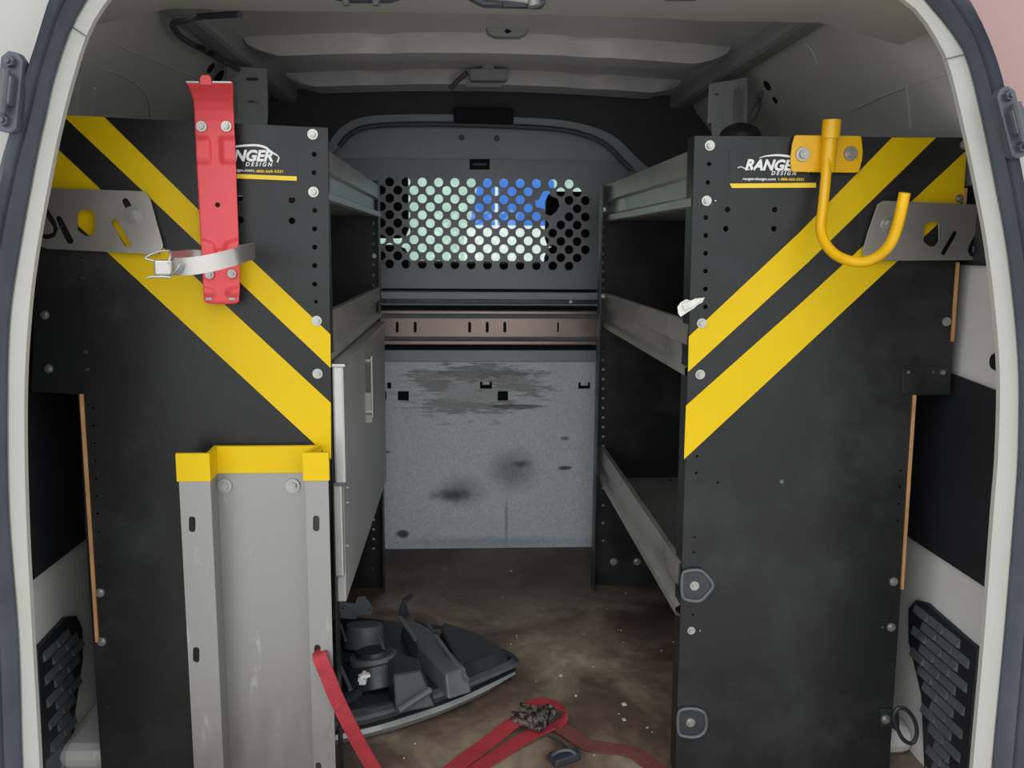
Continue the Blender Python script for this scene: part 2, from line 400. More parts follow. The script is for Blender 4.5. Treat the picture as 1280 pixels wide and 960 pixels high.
# louvred vents in the lower side walls
def vent(wallo, X, s, top, low):
    sx = -s
    out = xplane_pts(top+low, X)
    base = thing if False else None
    v = slab('vent_grille', [out], .010, 'blackdull', wallo, 'X', X+sx*.004, bev=.002)
    # inner outline for slats
    ys = [p[0] for p in out]; zs = [p[1] for p in out]
    cy = sum(ys)/len(ys); cz = sum(zs)/len(zs)
    inn = [(cy+(a-cy)*.86, cz+(b-cz)*.93) for a, b in out]
    def inside(y, z):
        c = False; n = len(inn)
        for i in range(n):
            (x1, y1), (x2, y2) = inn[i], inn[(i+1) % n]
            if (y1 > z) != (y2 > z) and y < (x2-x1)*(z-y1)/(y2-y1)+x1: c = not c
        return c
    bm = bmesh.new(); bmesh.ops.create_cube(bm, size=1); 
    me = None; L = .046
    bm.free(); bm = bmesh.new()
    vv = [bm.verts.new(q) for q in ((0, -L/2, -.008), (0, L/2, -.008), (sx*.0045, L/2-.002, -.006), (sx*.0045, -L/2+.004, -.006), (0, -L/2, .008), (0, L/2, .008))]
    for q in ((0, 1, 2, 3), (3, 2, 5, 4), (0, 3, 4), (1, 5, 2), (0, 4, 5, 1)): bm.faces.new([vv[i] for i in q])
    bmesh.ops.recalc_face_normals(bm, faces=bm.faces[:])
    me = bpy.data.meshes.new('slat'); bm.to_mesh(me); bm.free(); me.materials.append(M['lampgrey'])
    z = min(zs); row = 0
    while z < max(zs):
        y = min(ys)-.02+(.0 if row % 2 else .02)
        while y < max(ys):
            if inside(y-L*.3, z) and inside(y+L*.3, z): link('slat', me, v, Vector((X+sx*.009, y, z)))
            y += L+.003
        z += .0200; row += 1
    return v
vent(wl, XL, -1, [(40, 812), (78, 771), (90, 770), (97, 785), (98, 822), (88, 890), (84, 962)], [(84, 990), (50, 990), (48, 960)])
vent(wr, XR, 1, [(1229, 812), (1163, 754), (1150, 750), (1141, 760), (1141, 800), (1157, 868), (1161, 960)], [(1162, 990), (1216, 990), (1216, 960)])
for wo, X, s in ((wl, XL, 1), (wr, XR, -1)):
    # raised vertical pillar pressing and a seam, seen above the end panels
    slab('pillar_pressing', [[(1.30, .98), (1.345, .98), (1.345, 1.05), (1.33, 1.09), (1.30, 1.10)]], .012, 'inner', wo, 'X', X+s*.012, bev=.003)

obj('arch_sill', box((XR-.115, 1.40, 0), (XR-.001, 2.3, .05)), 'inner', wr, bev=.02)
obj('arch_sill', box((XL+.001, 1.40, 0), (XL+.085, 2.3, .05)), 'inner', wl, bev=.02)
# roof skin, ribs
bm = bmesh.new(); ny, nx = 2, 16; rows = []
def crown(x): u = (x-XC)/.55; return -.022*u*u
for y in (1.09, 2.7):
    rows.append([bm.verts.new((XC-.62+1.24*k/nx, y, ZR+crown(XC-.62+1.24*k/nx))) for k in range(nx+1)])
    rows.append([bm.verts.new((XC-.62+1.24*k/nx, y, ZR+.05+crown(XC-.62+1.24*k/nx))) for k in range(nx+1)])
for k in range(nx):
    bm.faces.new((rows[0][k], rows[0][k+1], rows[2][k+1], rows[2][k])); bm.faces.new((rows[1][k], rows[1][k+1], rows[3][k+1], rows[3][k]))
    bm.faces.new((rows[0][k], rows[0][k+1], rows[1][k+1], rows[1][k]))
bmesh.ops.recalc_face_normals(bm, faces=bm.faces[:])
ceil = struct('ceiling', bm, 'roof', smooth=True)
def rib(y0, d, h, face=.03, hw=.50, bumps=()):
    """pressed roof bow: sloped rear face, flat underside"""
    bm = bmesh.new(); N = 44; R_ = []
    for k in range(N+1):
        x = XC-hw+2*hw*k/N; u = abs(2*k/N-1); e = min(1, (1-u)/.14); z = ZR+crown(x)
        hh = h*(.25+.75*e**.7); ff = face
        dy = 0
        for (bxp, bw, ba) in bumps:
            if abs(x-bxp) < bw: dy += ba*(.5+.5*math.cos(math.pi*(x-bxp)/bw))
        R_.append([bm.verts.new(q) for q in ((x, y0-.012+dy, z+.006), (x, y0+.004+dy, z-.004), (x, y0+ff+dy*.3, z-hh), (x, y0+d, z-hh), (x, y0+d+.02, z+.006))])
    for k in range(N):
        for j in range(4): bm.faces.new((R_[k][j], R_[k][j+1], R_[k+1][j+1], R_[k+1][j]))
    bm.faces.new(R_[0]); bm.faces.new(R_[-1][::-1]); bmesh.ops.recalc_face_normals(bm, faces=bm.faces[:])
    return obj('roof_rib', bm, 'roof', ceil, smooth=True)
def yat(py, z, px=600):
    d = ray(px, py); return (z-CAMZ)/d.z*d.y
y1 = yat(41, ZR); y2 = yat(87, ZR)
rib(y1, .10, .036, .018, .50, [(XC-.22, .05, .02), (XC+.2, .06, .02)])
rib(y2, .12, .032, .018, .49, [(XC-.25, .06, .03), (XC+.25, .06, .03)])
# longitudinal roof side rails
for s in (-1, 1):
    X = XC+s*.535
    bm = bmesh.new(); bx(bm, (X-.02, 1.12, ZR-.055), (X+.03, 2.6, ZR+.02))
    obj('roof_side_rail', bm, 'post', ceil, bev=.012)
# header beam over the rear doors (underside seen from below)
bm = bmesh.new(); N = 40; R_ = []
zh = fz(600, 19, 1.40)
for k in range(N+1):
    x = XC-.60+1.20*k/N; u = abs(2*k/N-1); dz = -.012*u*u-.03*max(0, u-.8)/.2
    yb = 1.40-.04*max(0, u-.55)/.45
    R_.append([bm.verts.new(q) for q in ((x, 1.115, ZR+.03), (x, 1.115, zh+.004+dz), (x, 1.15, zh+dz-.002), (x, yb-.01, zh+dz), (x, yb, zh+.008+dz), (x, yb+.004, ZR+.03))])
for k in range(N):
    for j in range(5): bm.faces.new((R_[k][j], R_[k][j+1], R_[k+1][j+1], R_[k+1][j]))
bmesh.ops.recalc_face_normals(bm, faces=bm.faces[:])
hdr = struct('trim_2', bm, 'white', smooth=True)

# ------------------------------------------------------------------ door frame: white flange, seal, outer body
def resample(pts, n):
    P = catmull([Vector((a, b, 0)) for a, b in pts], 10); L = [0]
    for i in range(1, len(P)): L.append(L[-1]+(P[i]-P[i-1]).length)
    out = []; j = 0
    for k in range(n):
        t = L[-1]*k/(n-1)
        while j < len(L)-2 and L[j+1] < t: j += 1
        f = (t-L[j])/max(1e-9, L[j+1]-L[j]); out.append(P[j].lerp(P[j+1], min(1, f)))
    return out
cA = [(60, 1130), (52, 960), (43, 800), (35, 640), (33, 500), (38, 400), (48, 315), (69, 200), (80, 150), (93, 100), (112, 42), (138, 0), (170, -28), (220, -46), (320, -56), (640, -60), (960, -52), (1050, -38), (1105, -12), (1142, 12), (1168, 48), (1184, 82), (1201, 150), (1218, 230), (1234, 320), (1247, 450), (1246, 560), (1240, 640), (1228, 800), (1214, 960), (1200, 1130)]
cB = [(36, 1130), (28, 960), (23, 800), (11, 640), (9, 500), (12, 400), (24, 315), (45, 200), (56, 150), (67, 100), (86, 42), (108, 0), (135, -42), (190, -76), (310, -88), (640, -92), (980, -84), (1075, -68), (1128, -32), (1156, 0), (1186, 36), (1208, 72), (1228, 150), (1244, 230), (1260, 320), (1273, 450), (1273, 560), (1268, 640), (1255, 800), (1240, 960), (1228, 1130)]
cC = [(0, 1130), (-8, 960), (-15, 800), (-28, 640), (-34, 500), (-30, 400), (-14, 300), (10, 200), (25, 150), (38, 100), (54, 50), (70, 0), (100, -55), (165, -105), (300, -122), (640, -126), (990, -118), (1100, -98), (1165, -50), (1200, 0), (1222, 42), (1240, 90), (1254, 150), (1270, 230), (1285, 320), (1299, 450), (1302, 560), (1300, 640), (1290, 800), (1278, 960), (1268, 1130)]
NS = 150
rA, rB, rC = (resample(c, NS) for c in (cA, cB, cC))
def loft(rings):
    bm = bmesh.new(); V = [[bm.verts.new(p) for p in r] for r in rings]
    for i in range(len(V)-1):
        for k in range(NS-1): bm.faces.new((V[i][k], V[i][k+1], V[i+1][k+1], V[i+1][k]))
    bmesh.ops.recalc_face_normals(bm, faces=bm.faces[:]); return bm
def toY(r, Y): return [F(p.x, p.y, Y) for p in r]
C0 = Vector((XC, 0, .55))
def push(r, d, Y):
    out = []
    for i, p in enumerate(r):
        t = (r[min(i+1, NS-1)]-r[max(i-1, 0)]); nrm = Vector((t.z, 0, -t.x)).normalized()
        if nrm.dot(p-C0) < 0: nrm = -nrm
        q = p+nrm*d; q.y = Y; out.append(q)
    return out
A0 = toY(rA, YD); B0 = toY(rB, YD)
bm = loft([push(A0, .085, YD+.10), push(A0, .022, YD+.032), push(A0, .002, YD+.008), push(A0, .003, YD+.001), push(A0, .010, YD-.001), push(B0, -.003, YD-.002), push(B0, .004, YD+.004)])
tr3 = struct('trim_3', bm, 'white', smooth=True)
# paint seams across the flange
for (a, b) in (((88, 32), (107, 45)), ((1181, 74), (1206, 68))):
    p, q = F(*a, YD-.003), F(*b, YD-.003); bm = bmesh.new(); tube(bm, [p, q], .0007, 6); obj('seam', bm, 'lampgrey', tr3)
C1 = toY(rC, YD-.01)
mid = [(b+c)/2 for b, c in zip(B0, C1)]
wd = .5
ringsS = [push(B0, 0.000, YD+.004), push(B0, .001, YD-.012), push(mid, -.007, YD-.026), push(mid, -.002, YD-.019), push(mid, .004, YD-.034), push(C1, -.006, YD-.036), push(C1, .001, YD-.018), push(C1, .002, YD+.01)]
struct('trim_4', loft(ringsS), 'rubber', smooth=True)
# outer body: narrow beside the top corners, wide below the hinges and at left
def outw(p): return .14
D1 = []
for i, p in enumerate(C1):
    t = (C1[min(i+1, NS-1)]-C1[max(i-1, 0)]); nrm = Vector((t.z, 0, -t.x)).normalized()
    if nrm.dot(p-C0) < 0: nrm = -nrm
    D1.append(p+nrm*outw(p))
bm = loft([push(C1, -.004, YD+.002), [Vector((p.x, YD-.004, p.z)) for p in D1], [Vector((p.x, YD+.012, p.z)) for p in D1], [Vector((p.x, YD+.09, p.z)) for p in D1]])
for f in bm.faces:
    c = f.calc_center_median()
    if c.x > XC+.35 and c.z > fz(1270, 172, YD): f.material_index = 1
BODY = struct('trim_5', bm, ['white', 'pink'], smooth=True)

# open rear door leaves, hinged beside the opening
def leaf(name, hx, ang, s):
    R2 = Matrix.Rotation(math.radians(ang), 4, 'Z'); bm = bmesh.new()
    bx(bm, (0 if s > 0 else -.60, -.03, -.02), (.60 if s > 0 else 0, .03, 1.27))
    bx(bm, (.06 if s > 0 else -.54, -.036, .06), (.54 if s > 0 else -.06, -.028, .58))
    bmesh.ops.transform(bm, matrix=Matrix.Translation((hx, YD-.03, 0)) @ R2, verts=bm.verts[:])
    o = struct(name, bm, 'white', bev=.015); return o
leaf('door_1', XL-.13, 38, -1)
leaf('door_2', XR+.16, 42, 1)
h = None
# hinges beside the seal
def hinge(px0, py0, px1, py1, wpx, label, armdir, rolled):
    Y = YD-.035; a, b = F(px0, py0, Y), F(px1, py1, Y); d = (b-a); L = d.length; wd = wpx*Y/FPX
    t = link('door_hinge', None, BODY, (a+b)/2)
    ang = math.atan2(d.x, -d.z)
    Rm = Matrix.Rotation(-ang, 4, 'Y')
    def put(bm):
        bmesh.ops.transform(bm, matrix=Matrix.Translation(a) @ Matrix.Rotation(-ang if True else 0, 4, 'Y'), verts=bm.verts[:]); return bm
    # local: hinge runs down -Z from a
    out = [(-wd/2, -L+.006), (-wd/2+.005, -L), (wd/2-.005, -L), (wd/2, -L+.006), (wd/2, -.008), (wd/2-.007, 0), (-wd/2+.007, 0), (-wd/2, -.008)]
    obj('hinge_plate', put(slab_mesh([out], .016, 'Y', 0)), 'hinge', t, bev=.002)
    bm = bmesh.new(); bx(bm, (-wd*.35, -.022, -L*.68), (wd*.38, -.004, -L*.3)); obj('knuckle', put(bm), 'hinge', t, bev=.004)
    bm = bmesh.new(); cyl(bm, (0, -.02, -L*.25), (0, -.02, -L*.78), .006, .006, 12); obj('pin', put(bm), 'lampgrey', t)
    for q in (.13, .86):
        bm = bmesh.new(); cyl(bm, (0, -.004, -L*q), (0, -.016, -L*q), wd*.30, wd*.26, 6); cyl(bm, (0, -.014, -L*q), (0, -.020, -L*q), wd*.14, wd*.13, 10)
        obj('hinge_bolt', put(bm), 'hinge', t)
    bm = bmesh.new(); tube(bm, [Vector((0, -.02, -L*armdir[2])), Vector((armdir[0]*.5, -.03, -L*armdir[2]+armdir[1]*.5)), Vector((armdir[0], -.03, -L*armdir[2]+armdir[1]))], .0045, 10)
    obj('check_arm', put(bm), 'hinge', t)
    return t
hinge(20, 66, 10, 166, 25, 'blue-grey steel door hinge on the white body left of the black seal', (-.04, .02, .38), 0)
hinge(1251, 110, 1273, 197, 24, 'blue-grey steel door hinge right of the black seal, against the pink body corner', (.04, .018, .62), 0)

# ------------------------------------------------------------------ bulkhead (front wall of the load space)
P = lambda px, py, dy=0: F(px, py, YB+dy)
lowtop = fz(600, 452, YB)
xl, xr = XL+.01, XR-.01
def prect(x0, y0, x1, y1, Y=YB): return pxl([(x0, y0), (x1, y0), (x1, y1), (x0, y1)], Y)
holes = [prect(497, 489, 511, 501), prect(622, 489, 635, 501), pxl([(600, 477), (603, 477), (603, 481), (612, 481), (612, 477), (615, 477), (615, 486), (600, 486)], YB), pxl([(723, 478), (726, 478), (726, 482), (735, 482), (735, 478), (738, 478), (738, 486), (723, 486)], YB), prect(484, 478, 489, 486), prect(475, 489, 483, 500)]
spots = []
for (px, py, rx, ry, st, col, soft, na) in ((641, 588, 34, 30, .62, '55504c', .95, .5), (652, 580, 13, 6, .75, '3a3634', .9, .7), (575, 614, 34, 22, .6, '4f4a47', .95, .6), (566, 619, 30, 9, .75, '312d2b', .9, .9), (503, 667, 9, 6, .9, '302c2a', .6, 1.2), (706, 585, 9, 3, .9, '2c2a28', .6, .8), (706, 548, 6, 3, .7, '3c3a38', .6, .8), (633, 650, 2.2, 36, .55, '5a5754', .9, .3), (610, 678, 140, 9, .35, '6a6560', .9, .7), (482, 565, 6, 2, .7, '3c3a38', .5, .5)):
    spots.append((F(px, py, YB), 1.3*rx*YB/FPX, 1.3*ry*YB/FPX, soft, na, 30, st, (1, 1, 1), col))
scuffs = []
for (px, py, rx, ry, st, col, na) in ((590, 490, 85, 36, .45, '86807a', 2.4), (600, 465, 55, 12, .55, '625e5a', 2.6), (640, 478, 50, 18, .5, '6f6b66', 2.6), (575, 508, 75, 9, .45, '6c6762', 2.4), (645, 508, 35, 4, .75, '4b4745', 1.6), (540, 475, 30, 18, .6, '7d7874', 2.4)):
    scuffs.append((F(px, py, YB), rx*YB/FPX, ry*YB/FPX, .35, na*1.5, 30, st, (.45, 1, 3.0), col))
M['bulk'] = bulk_mat(spots, scuffs)
lo_panel = slab_mesh([[(xl, -.01), (xr, -.01), (xr, lowtop), (xl, lowtop)]]+holes, .008, 'Y', YB+.004)
wf = struct('wall_front', lo_panel, 'bulk')
slab('backing_sheet', [[(xl, 0), (xr, 0), (xr, lowtop), (xl, lowtop)]], .004, 'hole', wf, 'Y', YB+.04)
# perforated upper sheet
MP = [(669, 251), (674, 249), (679, 239), (687, 238.5), (689, 245), (697, 248), (700, 257), (696, 264), (689, 270), (682, 268), (680, 261), (670, 259)]
def near(px, py):
    c = False; best = 1e9; n = len(MP)
    for i in range(n):
        (x1, y1), (x2, y2) = MP[i], MP[(i+1) % n]
        if (y1 > py) != (y2 > py) and px < (x2-x1)*(py-y1)/(y2-y1)+x1: c = not c
        t = max(0, min(1, ((px-x1)*(x2-x1)+(py-y1)*(y2-y1))/((x2-x1)**2+(y2-y1)**2))); best = min(best, math.hypot(px-x1-t*(x2-x1), py-y1-t*(y2-y1)))
    return c or best < 6.6
hl = []; rr = 5.6*YB/FPX
merged = []
for row in range(11):
    py = 228.6+10.27*row
    xs = [487+20.4*k for k in range(13)] if row % 2 == 0 else [476.7+20.4*k for k in range(13)]
    for k, px in enumerate(xs):
        if row == 0 and k > 11: continue
        if row == 10 and k > 11: continue
        if row % 2 == 1 and px > 724: continue
        sl = .012*(px-600)
        if near(px, py+sl): continue
        hl.append(pxc(px, py+sl, YB, 5.6, 12))
hl.append(pxl(MP, YB))
sht = pxl([(380, 197), (900, 203), (900, 364), (380, 364)], YB)
ps = slab('perforated_sheet', [sht]+hl, .004, 'mesh', wf, 'Y', YB+.002)
slab('upper_panel', [pxl([(380, 150), (900, 150), (900, 205), (380, 199)], YB)], .006, 'meshlow', wf, 'Y', YB+.012)
# dark surround above the arch + pale rim + black seal
arch = [(405, 222), (413, 200), (424, 183), (436, 169), (458, 159), (500, 155.5), (560, 155.5), (640, 158), (700, 162), (738, 171), (760, 183), (776, 199), (790, 212), (812, 224)]
sur = [(-200, 100), (1400, 60), (1400, 330), (860, 330), (822, 232)]+arch[::-1]+[(400, 240), (398, 330), (-200, 330)]
pts = [(xl, ZR+.03), (xr, ZR+.03), (xr, fz(860, 330, YB))]+pxl([(860, 330), (822, 232)]+arch[::-1]+[(400, 240), (398, 330)], YB)+[(xl, fz(398, 330, YB))]
slab('partition_surround', [pts], .01, 'darkgrey', wf, 'Y', YB-.012)
ap = catmull([F(a, b, YB-.02) for a, b in arch], 6)
outer = [F(a+dx, b-dy, YB-.02) for (a, b), (dx, dy) in zip(arch, [(-12, 0), (-12, 2), (-11, 6), (-8, 10), (-4, 12), (0, 12), (0, 12), (0, 12), (2, 12), (5, 12), (10, 11), (14, 8), (16, 6), (18, 3)])]
for seg, nm in (((0, 7), 'arch_rim'), ((7, 14), 'arch_rim')):
    a_ = [(p.x, p.z) for p in catmull([F(a, b, YB-.02) for a, b in arch[seg[0]:seg[1]+1]], 4)]; b_ = [(p.x, p.z) for p in catmull(outer[seg[0]:seg[1]+1], 4)]
    slab(nm, [a_+b_[::-1]], .012, 'meshlow', wf, 'Y', YB-.022, bev=.003)
bm = bmesh.new(); tube(bm, catmull([F(a, b, YB-.034) for a, b in arch[2:13]], 8), .0068, 10); obj('arch_seal', bm, 'rubber', wf, smooth=True)
bm = box((fx(567, 0, YB), YB-.05, fz(600, 157, YB)), (fx(642, 0, YB), YB-.02, fz(600, 138, YB))); obj('latch_cover', bm, 'cab', wf, bev=.006)
for (a, b) in ((577, 172), (621, 173)):
    bm = bmesh.new(); p = F(a, b, YB+.008); cyl(bm, p, p-Vector((0, .006, 0)), .008, .005, 12); obj('rivet', bm, 'lampgrey', wf)
lb = slab('warning_label', [prect(587, 199, 612, 212)], .001, 'hole', wf, 'Y', YB-.0015)
obj('label_print', slab_mesh([prect(591, 204.5, 608, 206.5, YB-.0025)], .0006, 'Y', YB-.0025), 'lampgrey', lb)
# ribs and cross channel under the perforated sheet
def hbar(nm, y0, y1, dy0, dy1, m, par=wf, x0=None, x1=None, bev=.002):
    return obj(nm, box((xl if x0 is None else x0, YB+dy0, fz(600, y1, YB+dy0)), (xr if x1 is None else x1, YB+dy1, fz(600, y0, YB+dy0))), m, par, bev=bev)
hbar('groove', 361, 364, -.0025, .004, 'hole', bev=0)
hbar('reinforcing_bar', 365, 374.5, -.008, .004, 'meshlow')
hbar('groove', 375, 379, -.002, .004, 'lampblack', bev=0)
hbar('reinforcing_bar', 379.5, 382, -.006, .004, 'meshlow')
hbar('groove', 382, 388, -.002, .004, 'hole', bev=0)
for px, py in ((486, 376), (600, 376.5), (713, 377)):
    bm = bmesh.new(); p = F(px, py, YB-.004); cyl(bm, p, p-Vector((0, .006, 0)), .006, .005, 6); obj('rivet', bm, 'lampgrey' if px < 700 else 'zinc', wf)
cc = thing('cross_channel', 'brown-grey slotted steel channel across the bulkhead below the perforated sheet', 'channel', F(600, 437, YB-.04))
zc = lambda py: fz(600, py, YB-.03)
sl = []
for px in (496.5, 519, 587, 609, 631, 697.5):
    yt, yb_ = (404, 414); r_ = 1.9 if px != 697.5 else 1.2
    sl.append(pslot((px, yt), (px, yb_), r_, YB-.03, 4))
ccx0, ccx1 = fx(470, 0, YB-.03)-.17, fx(750, 0, YB-.03)+.30
slab('web', [[(ccx0, zc(422)), (ccx1, zc(422)), (ccx1, zc(398)), (ccx0, zc(398))]]+sl, .003, 'cross', cc, 'Y', YB-.030)
obj('web_backing', box((ccx0, YB-.022, zc(422)), (ccx1, YB-.02, zc(398))), 'hole', cc)
obj('top_flange', box((ccx0, YB-.05, fz(600, 393, YB-.05)), (ccx1, YB, fz(600, 388.5, YB-.05))), 'cross', cc, bev=.002)
obj('flange_lip', box((ccx0, YB-.042, fz(600, 398, YB-.04)), (ccx1, YB-.03, fz(600, 393, YB-.04))), 'lampgrey', cc)
obj('flange_lip', box((ccx0, YB-.042, fz(600, 426, YB-.04)), (ccx1, YB-.03, fz(600, 421.5, YB-.04))), 'lampgrey', cc)
obj('bottom_flange', box((ccx0, YB-.055, fz(600, 431, YB-.055)), (ccx1, YB, fz(600, 426, YB-.055))), 'cross', cc, bev=.002)
hbar('groove', 431, 437.5, -.010, .004, 'hole', bev=0)
hbar('partition_strip', 437.5, 452.5, -.005, .006, 'meshlow')

# ------------------------------------------------------------------ cab seen through the perforations
cab = bmesh.new()
bx(cab, (XL-.05, 2.6, -.03), (XR+.05, 4.1, 0)); bx(cab, (XL-.06, 2.6, -.03), (XL-.04, 3.9, 1.3)); bx(cab, (XR+.04, 2.6, -.03), (XR+.06, 3.9, 1.3))
bx(cab, (XL-.05, 2.58, 1.29), (XR+.05, 3.6, 1.31))
struct('wall_cab', cab, 'cab')
struct('window_1', box((XL-.035, 3.60, .80), (XR+.035, 3.606, 1.285)), 'glass')
Yc = 3.55
t = thing('dashboard', 'dark dashboard below the windscreen seen through the bulkhead holes', 'dashboard', (XC, 3.45, 0))
obj('dash_top', box((XL, 3.3, .5), (XR, 3.59, fz(600, 327, 3.4))), 'dash', t, bev=.02)
obj('glove_box', box((.2, 3.27, .5), (.6, 3.31, .68)), 'cab', t, bev=.01)
def seat(label, x0, x1, ztop, headgap, hh=.26):
    Y = 2.85; t = thing('cab_seat', label, 'seat', ((x0+x1)/2, Y, 0))
    obj('seat_back', box((x0, Y-.06, .2), (x1, Y+.08, ztop)), 'cab', t, bev=.04)
    obj('seat_cushion', box((x0, Y+.05, .1), (x1, Y+.5, .3)), 'cab', t, bev=.04)
    obj('headrest', box((x0+.0, Y-.04, ztop+headgap), (x1-.0, Y+.06, ztop+headgap+hh)), 'cab', t, bev=.03)
    for q in (.35, .65):
        bm = bmesh.new(); xx = x0+(x1-x0)*q; cyl(bm, (xx, Y, ztop-.02), (xx, Y, ztop+headgap+.04), .006, None, 8); obj('headrest_post', bm, 'lampgrey', t)
    return t
seat('dark cab seat behind the holes at the left of the perforated sheet', fx(507, 300, 2.79)-.42, fx(509, 300, 2.79), fz(500, 306, 2.79), .02)
seat('dark cab seat behind the holes at the right of the perforated sheet', fx(684, 300, 2.79), fx(684, 300, 2.79)+.42, fz(700, 306, 2.79), -.01, fz(700, 238, 2.79)-fz(700, 306, 2.79)+.01)
# what stands outside in front of the van
bc = thing('blue_van', 'bright blue vehicle outside seen through the holes in the bulkhead', 'van', (fx(640, 260, 7.2), 7.6, GZ))
x0, x1 = fx(583, 260, 7.2), fx(693, 260, 7.2); zt, zb = fz(640, 222, 7.2), fz(640, 282, 7.2)
obj('van_body', slab_mesh([[(x0, GZ+.3), (x1, GZ+.3), (x1, zt), (x0+.1, zt), (x0, zt-.5)]], .8, 'Y', 7.6), 'blue', bc, bev=.04)
obj('rub_rail', box((x0-.01, 7.17, zb-.06), (x1, 7.2, zb)), 'winwhite', bc)
xm = fx(620.5, 260, 7.2)
obj('door_pillar', box((xm-.012, 7.18, GZ+.4), (xm+.012, 7.2, zt-.05)), 'winwhite', bc)
obj('lower_side', box((x0-.02, 7.17, GZ+.32), (x1, 7.2, zb-.06)), 'winwhite', bc)
for q in (.2, .8):
    bm = bmesh.new(); xx = x0+(x1-x0)*q; cyl(bm, (xx, 7.12, GZ+.3), (xx, 7.3, GZ+.3), .3, None, 24); obj('wheel', bm, 'tyre', bc, bev=.02)

# ------------------------------------------------------------------ SHELVING
def hbolts(parent, lst, Y, r=6.5):
    for q in lst: bolt(parent, q[0], q[1], Y, q[2] if len(q) > 2 else r)
XLP, XRP = -.208, .352            # aisle-side planes of the shelf lips
# ---- left unit
LU = thing('shelving_unit', 'black shelving unit along the left van wall with grey locker door and yellow stripes', 'shelving', (-.42, 1.8, 0))
outL = pxl([(56, 143), (410, 160), (414, 560), (413, 985), (129, 985), (112, 740), (98, 493), (40, 489), (46, 300)], YP)
outL = [(x, max(z, .0)) for x, z in outL]
hL = [pxc(393, y, YP, 3.2, 8) for y in (193, 216)]+[pxc(393.5, y, YP, 3.2, 10) for y in (263, 286, 309, 332, 355)]+[pxc(395, 377, YP, 2.4, 8)]
hL += [pxc(a, b, YP, 4.2, 10) for a, b in ((365, 250), (365, 276), (300, 247), (301, 275))]
hL += [pxc(116+.045*(y-500), y, YP, 1.8, 6) for y in range(510, 940, 22) if abs(y-741) > 14 and abs(y-802) > 14]
slab('end_panel', [outL]+hL, .003, 'black', LU, 'Y', YP)
xi = fx(412, 400, YP)
obj('end_flange', box((xi-.003, YP, 0), (xi, YP+.035, fz(411, 160, YP))), 'black', LU, bev=.001)
def stripe(pts, par, Y=YP-.0022): return slab('hazard_stripe', [pxl(pts, Y)], .0006, 'yellow', par, 'Y', Y)
stripe([(78, 144), (130, 146), (248, 262), (413, 418), (413.5, 460), (250, 306)], LU)
stripe([(60, 178), (73, 187), (125, 236), (413.5, 503.5), (414, 574), (135, 316), (58, 246)], LU)
hbolts(LU, [(391, 168), (392, 240), (396, 401), (397, 467), (56, 394, 5.5), (61, 461, 5.5), (125, 741, 6), (127, 802, 6)], YP-.002)
for a, b in ((103, 325), (103, 347), (107, 440), (109, 462)):
    bm = bmesh.new(); p = F(a, b, YP-.002); cyl(bm, p, p-Vector((0, .002, 0)), .004, .003, 10); obj('rivet', bm, 'lampblack', LU)
def strip(pa, pb, wpx, par, lab='orange-brown edge strip'):
    a, b = F(*pa, YP-.006), F(*pb, YP-.006); w_ = wpx*YP/FPX/2
    return slab('edge_strip', [[(a.x-w_, a.z), (a.x+w_, a.z), (b.x+w_, b.z), (b.x-w_, b.z)]], .006, 'strip', par, 'Y', YP-.003, label=lab)
strip((101, 493), (121, 803), 3.8, LU)
# trays, built as pressed profiles run along Y; side=+1 lip faces +x (left unit)
def tray(par, X, side, y0, y1, zt0, zb0, depth, upn=False):
    """tray: aisle lip with hem and lower ridge + deck running to the wall. zt/zb top and bottom of lip"""
    s = side; h = zt0-zb0
    lip = [(X-s*.010, zt0-.006), (X-s*.010, zt0), (X, zt0), (X+s*.001, zt0-h*.42), (X-s*.007, zt0-h*.47), (X-s*.007, zt0-h*.78), (X+s*.003, zt0-h*.84), (X+s*.003, zb0+.002), (X-s*.002, zb0), (X-s*.008, zb0)]
    back = [(a-s*.0018, b) for a, b in lip[1:]]
    bm = bmesh.new(); R_ = []
    loopp = lip+[(X-s*.009, zb0+.003), (X-s*.0088, zt0-h*.75), (X-s*.0088, zt0-h*.45), (X-s*.002, zt0-h*.40), (X-s*.0022, zt0-.003)]
    for y in (y0, y1): R_.append([bm.verts.new((a, y, b)) for a, b in loopp])
    n = len(loopp)
    for k in range(n): bm.faces.new((R_[0][k], R_[0][(k+1) % n], R_[1][(k+1) % n], R_[1][k]))
    bmesh.ops.recalc_face_normals(bm, faces=bm.faces[:])
    obj('tray_lip', bm, 'galv', par)
    obj('tray_deck', box((min(X-s*depth, X-s*.006), y0, zb0+.004), (max(X-s*depth, X-s*.006), y1, zb0+.006)), 'galv', par)
    for i in range(3):
        q = F(838-30*i, 283, 1.6)
    return
y0s, y1s = YP+.003, YR
def lipz(pf, pr):   # average of front and rear readings
    return (fz(*pf, y0s+.03)+fz(*pr, YR))/2
zs_L = [((414, 197), (473, 226), (414, 256), (473, 269)), ((414, 388), (473, 359), (414, 446), (473, 398))]
zs_R = [((862, 188), (757, 232), (862, 262), (757, 276)), ((852, 401), (757, 365), (850, 466), (757, 410)), ((848, 690), (754, 561), (846, 757), (753, 602))]
for a, b, c, d in zs_L: tray(LU, XLP, 1, y0s, y1s, lipz(a, b), lipz(c, d), .345)
obj('back_panel', box((XLP-.355, y0s, .05), (XLP-.35, y1s, fz(414, 200, 1.4))), 'deep', LU)
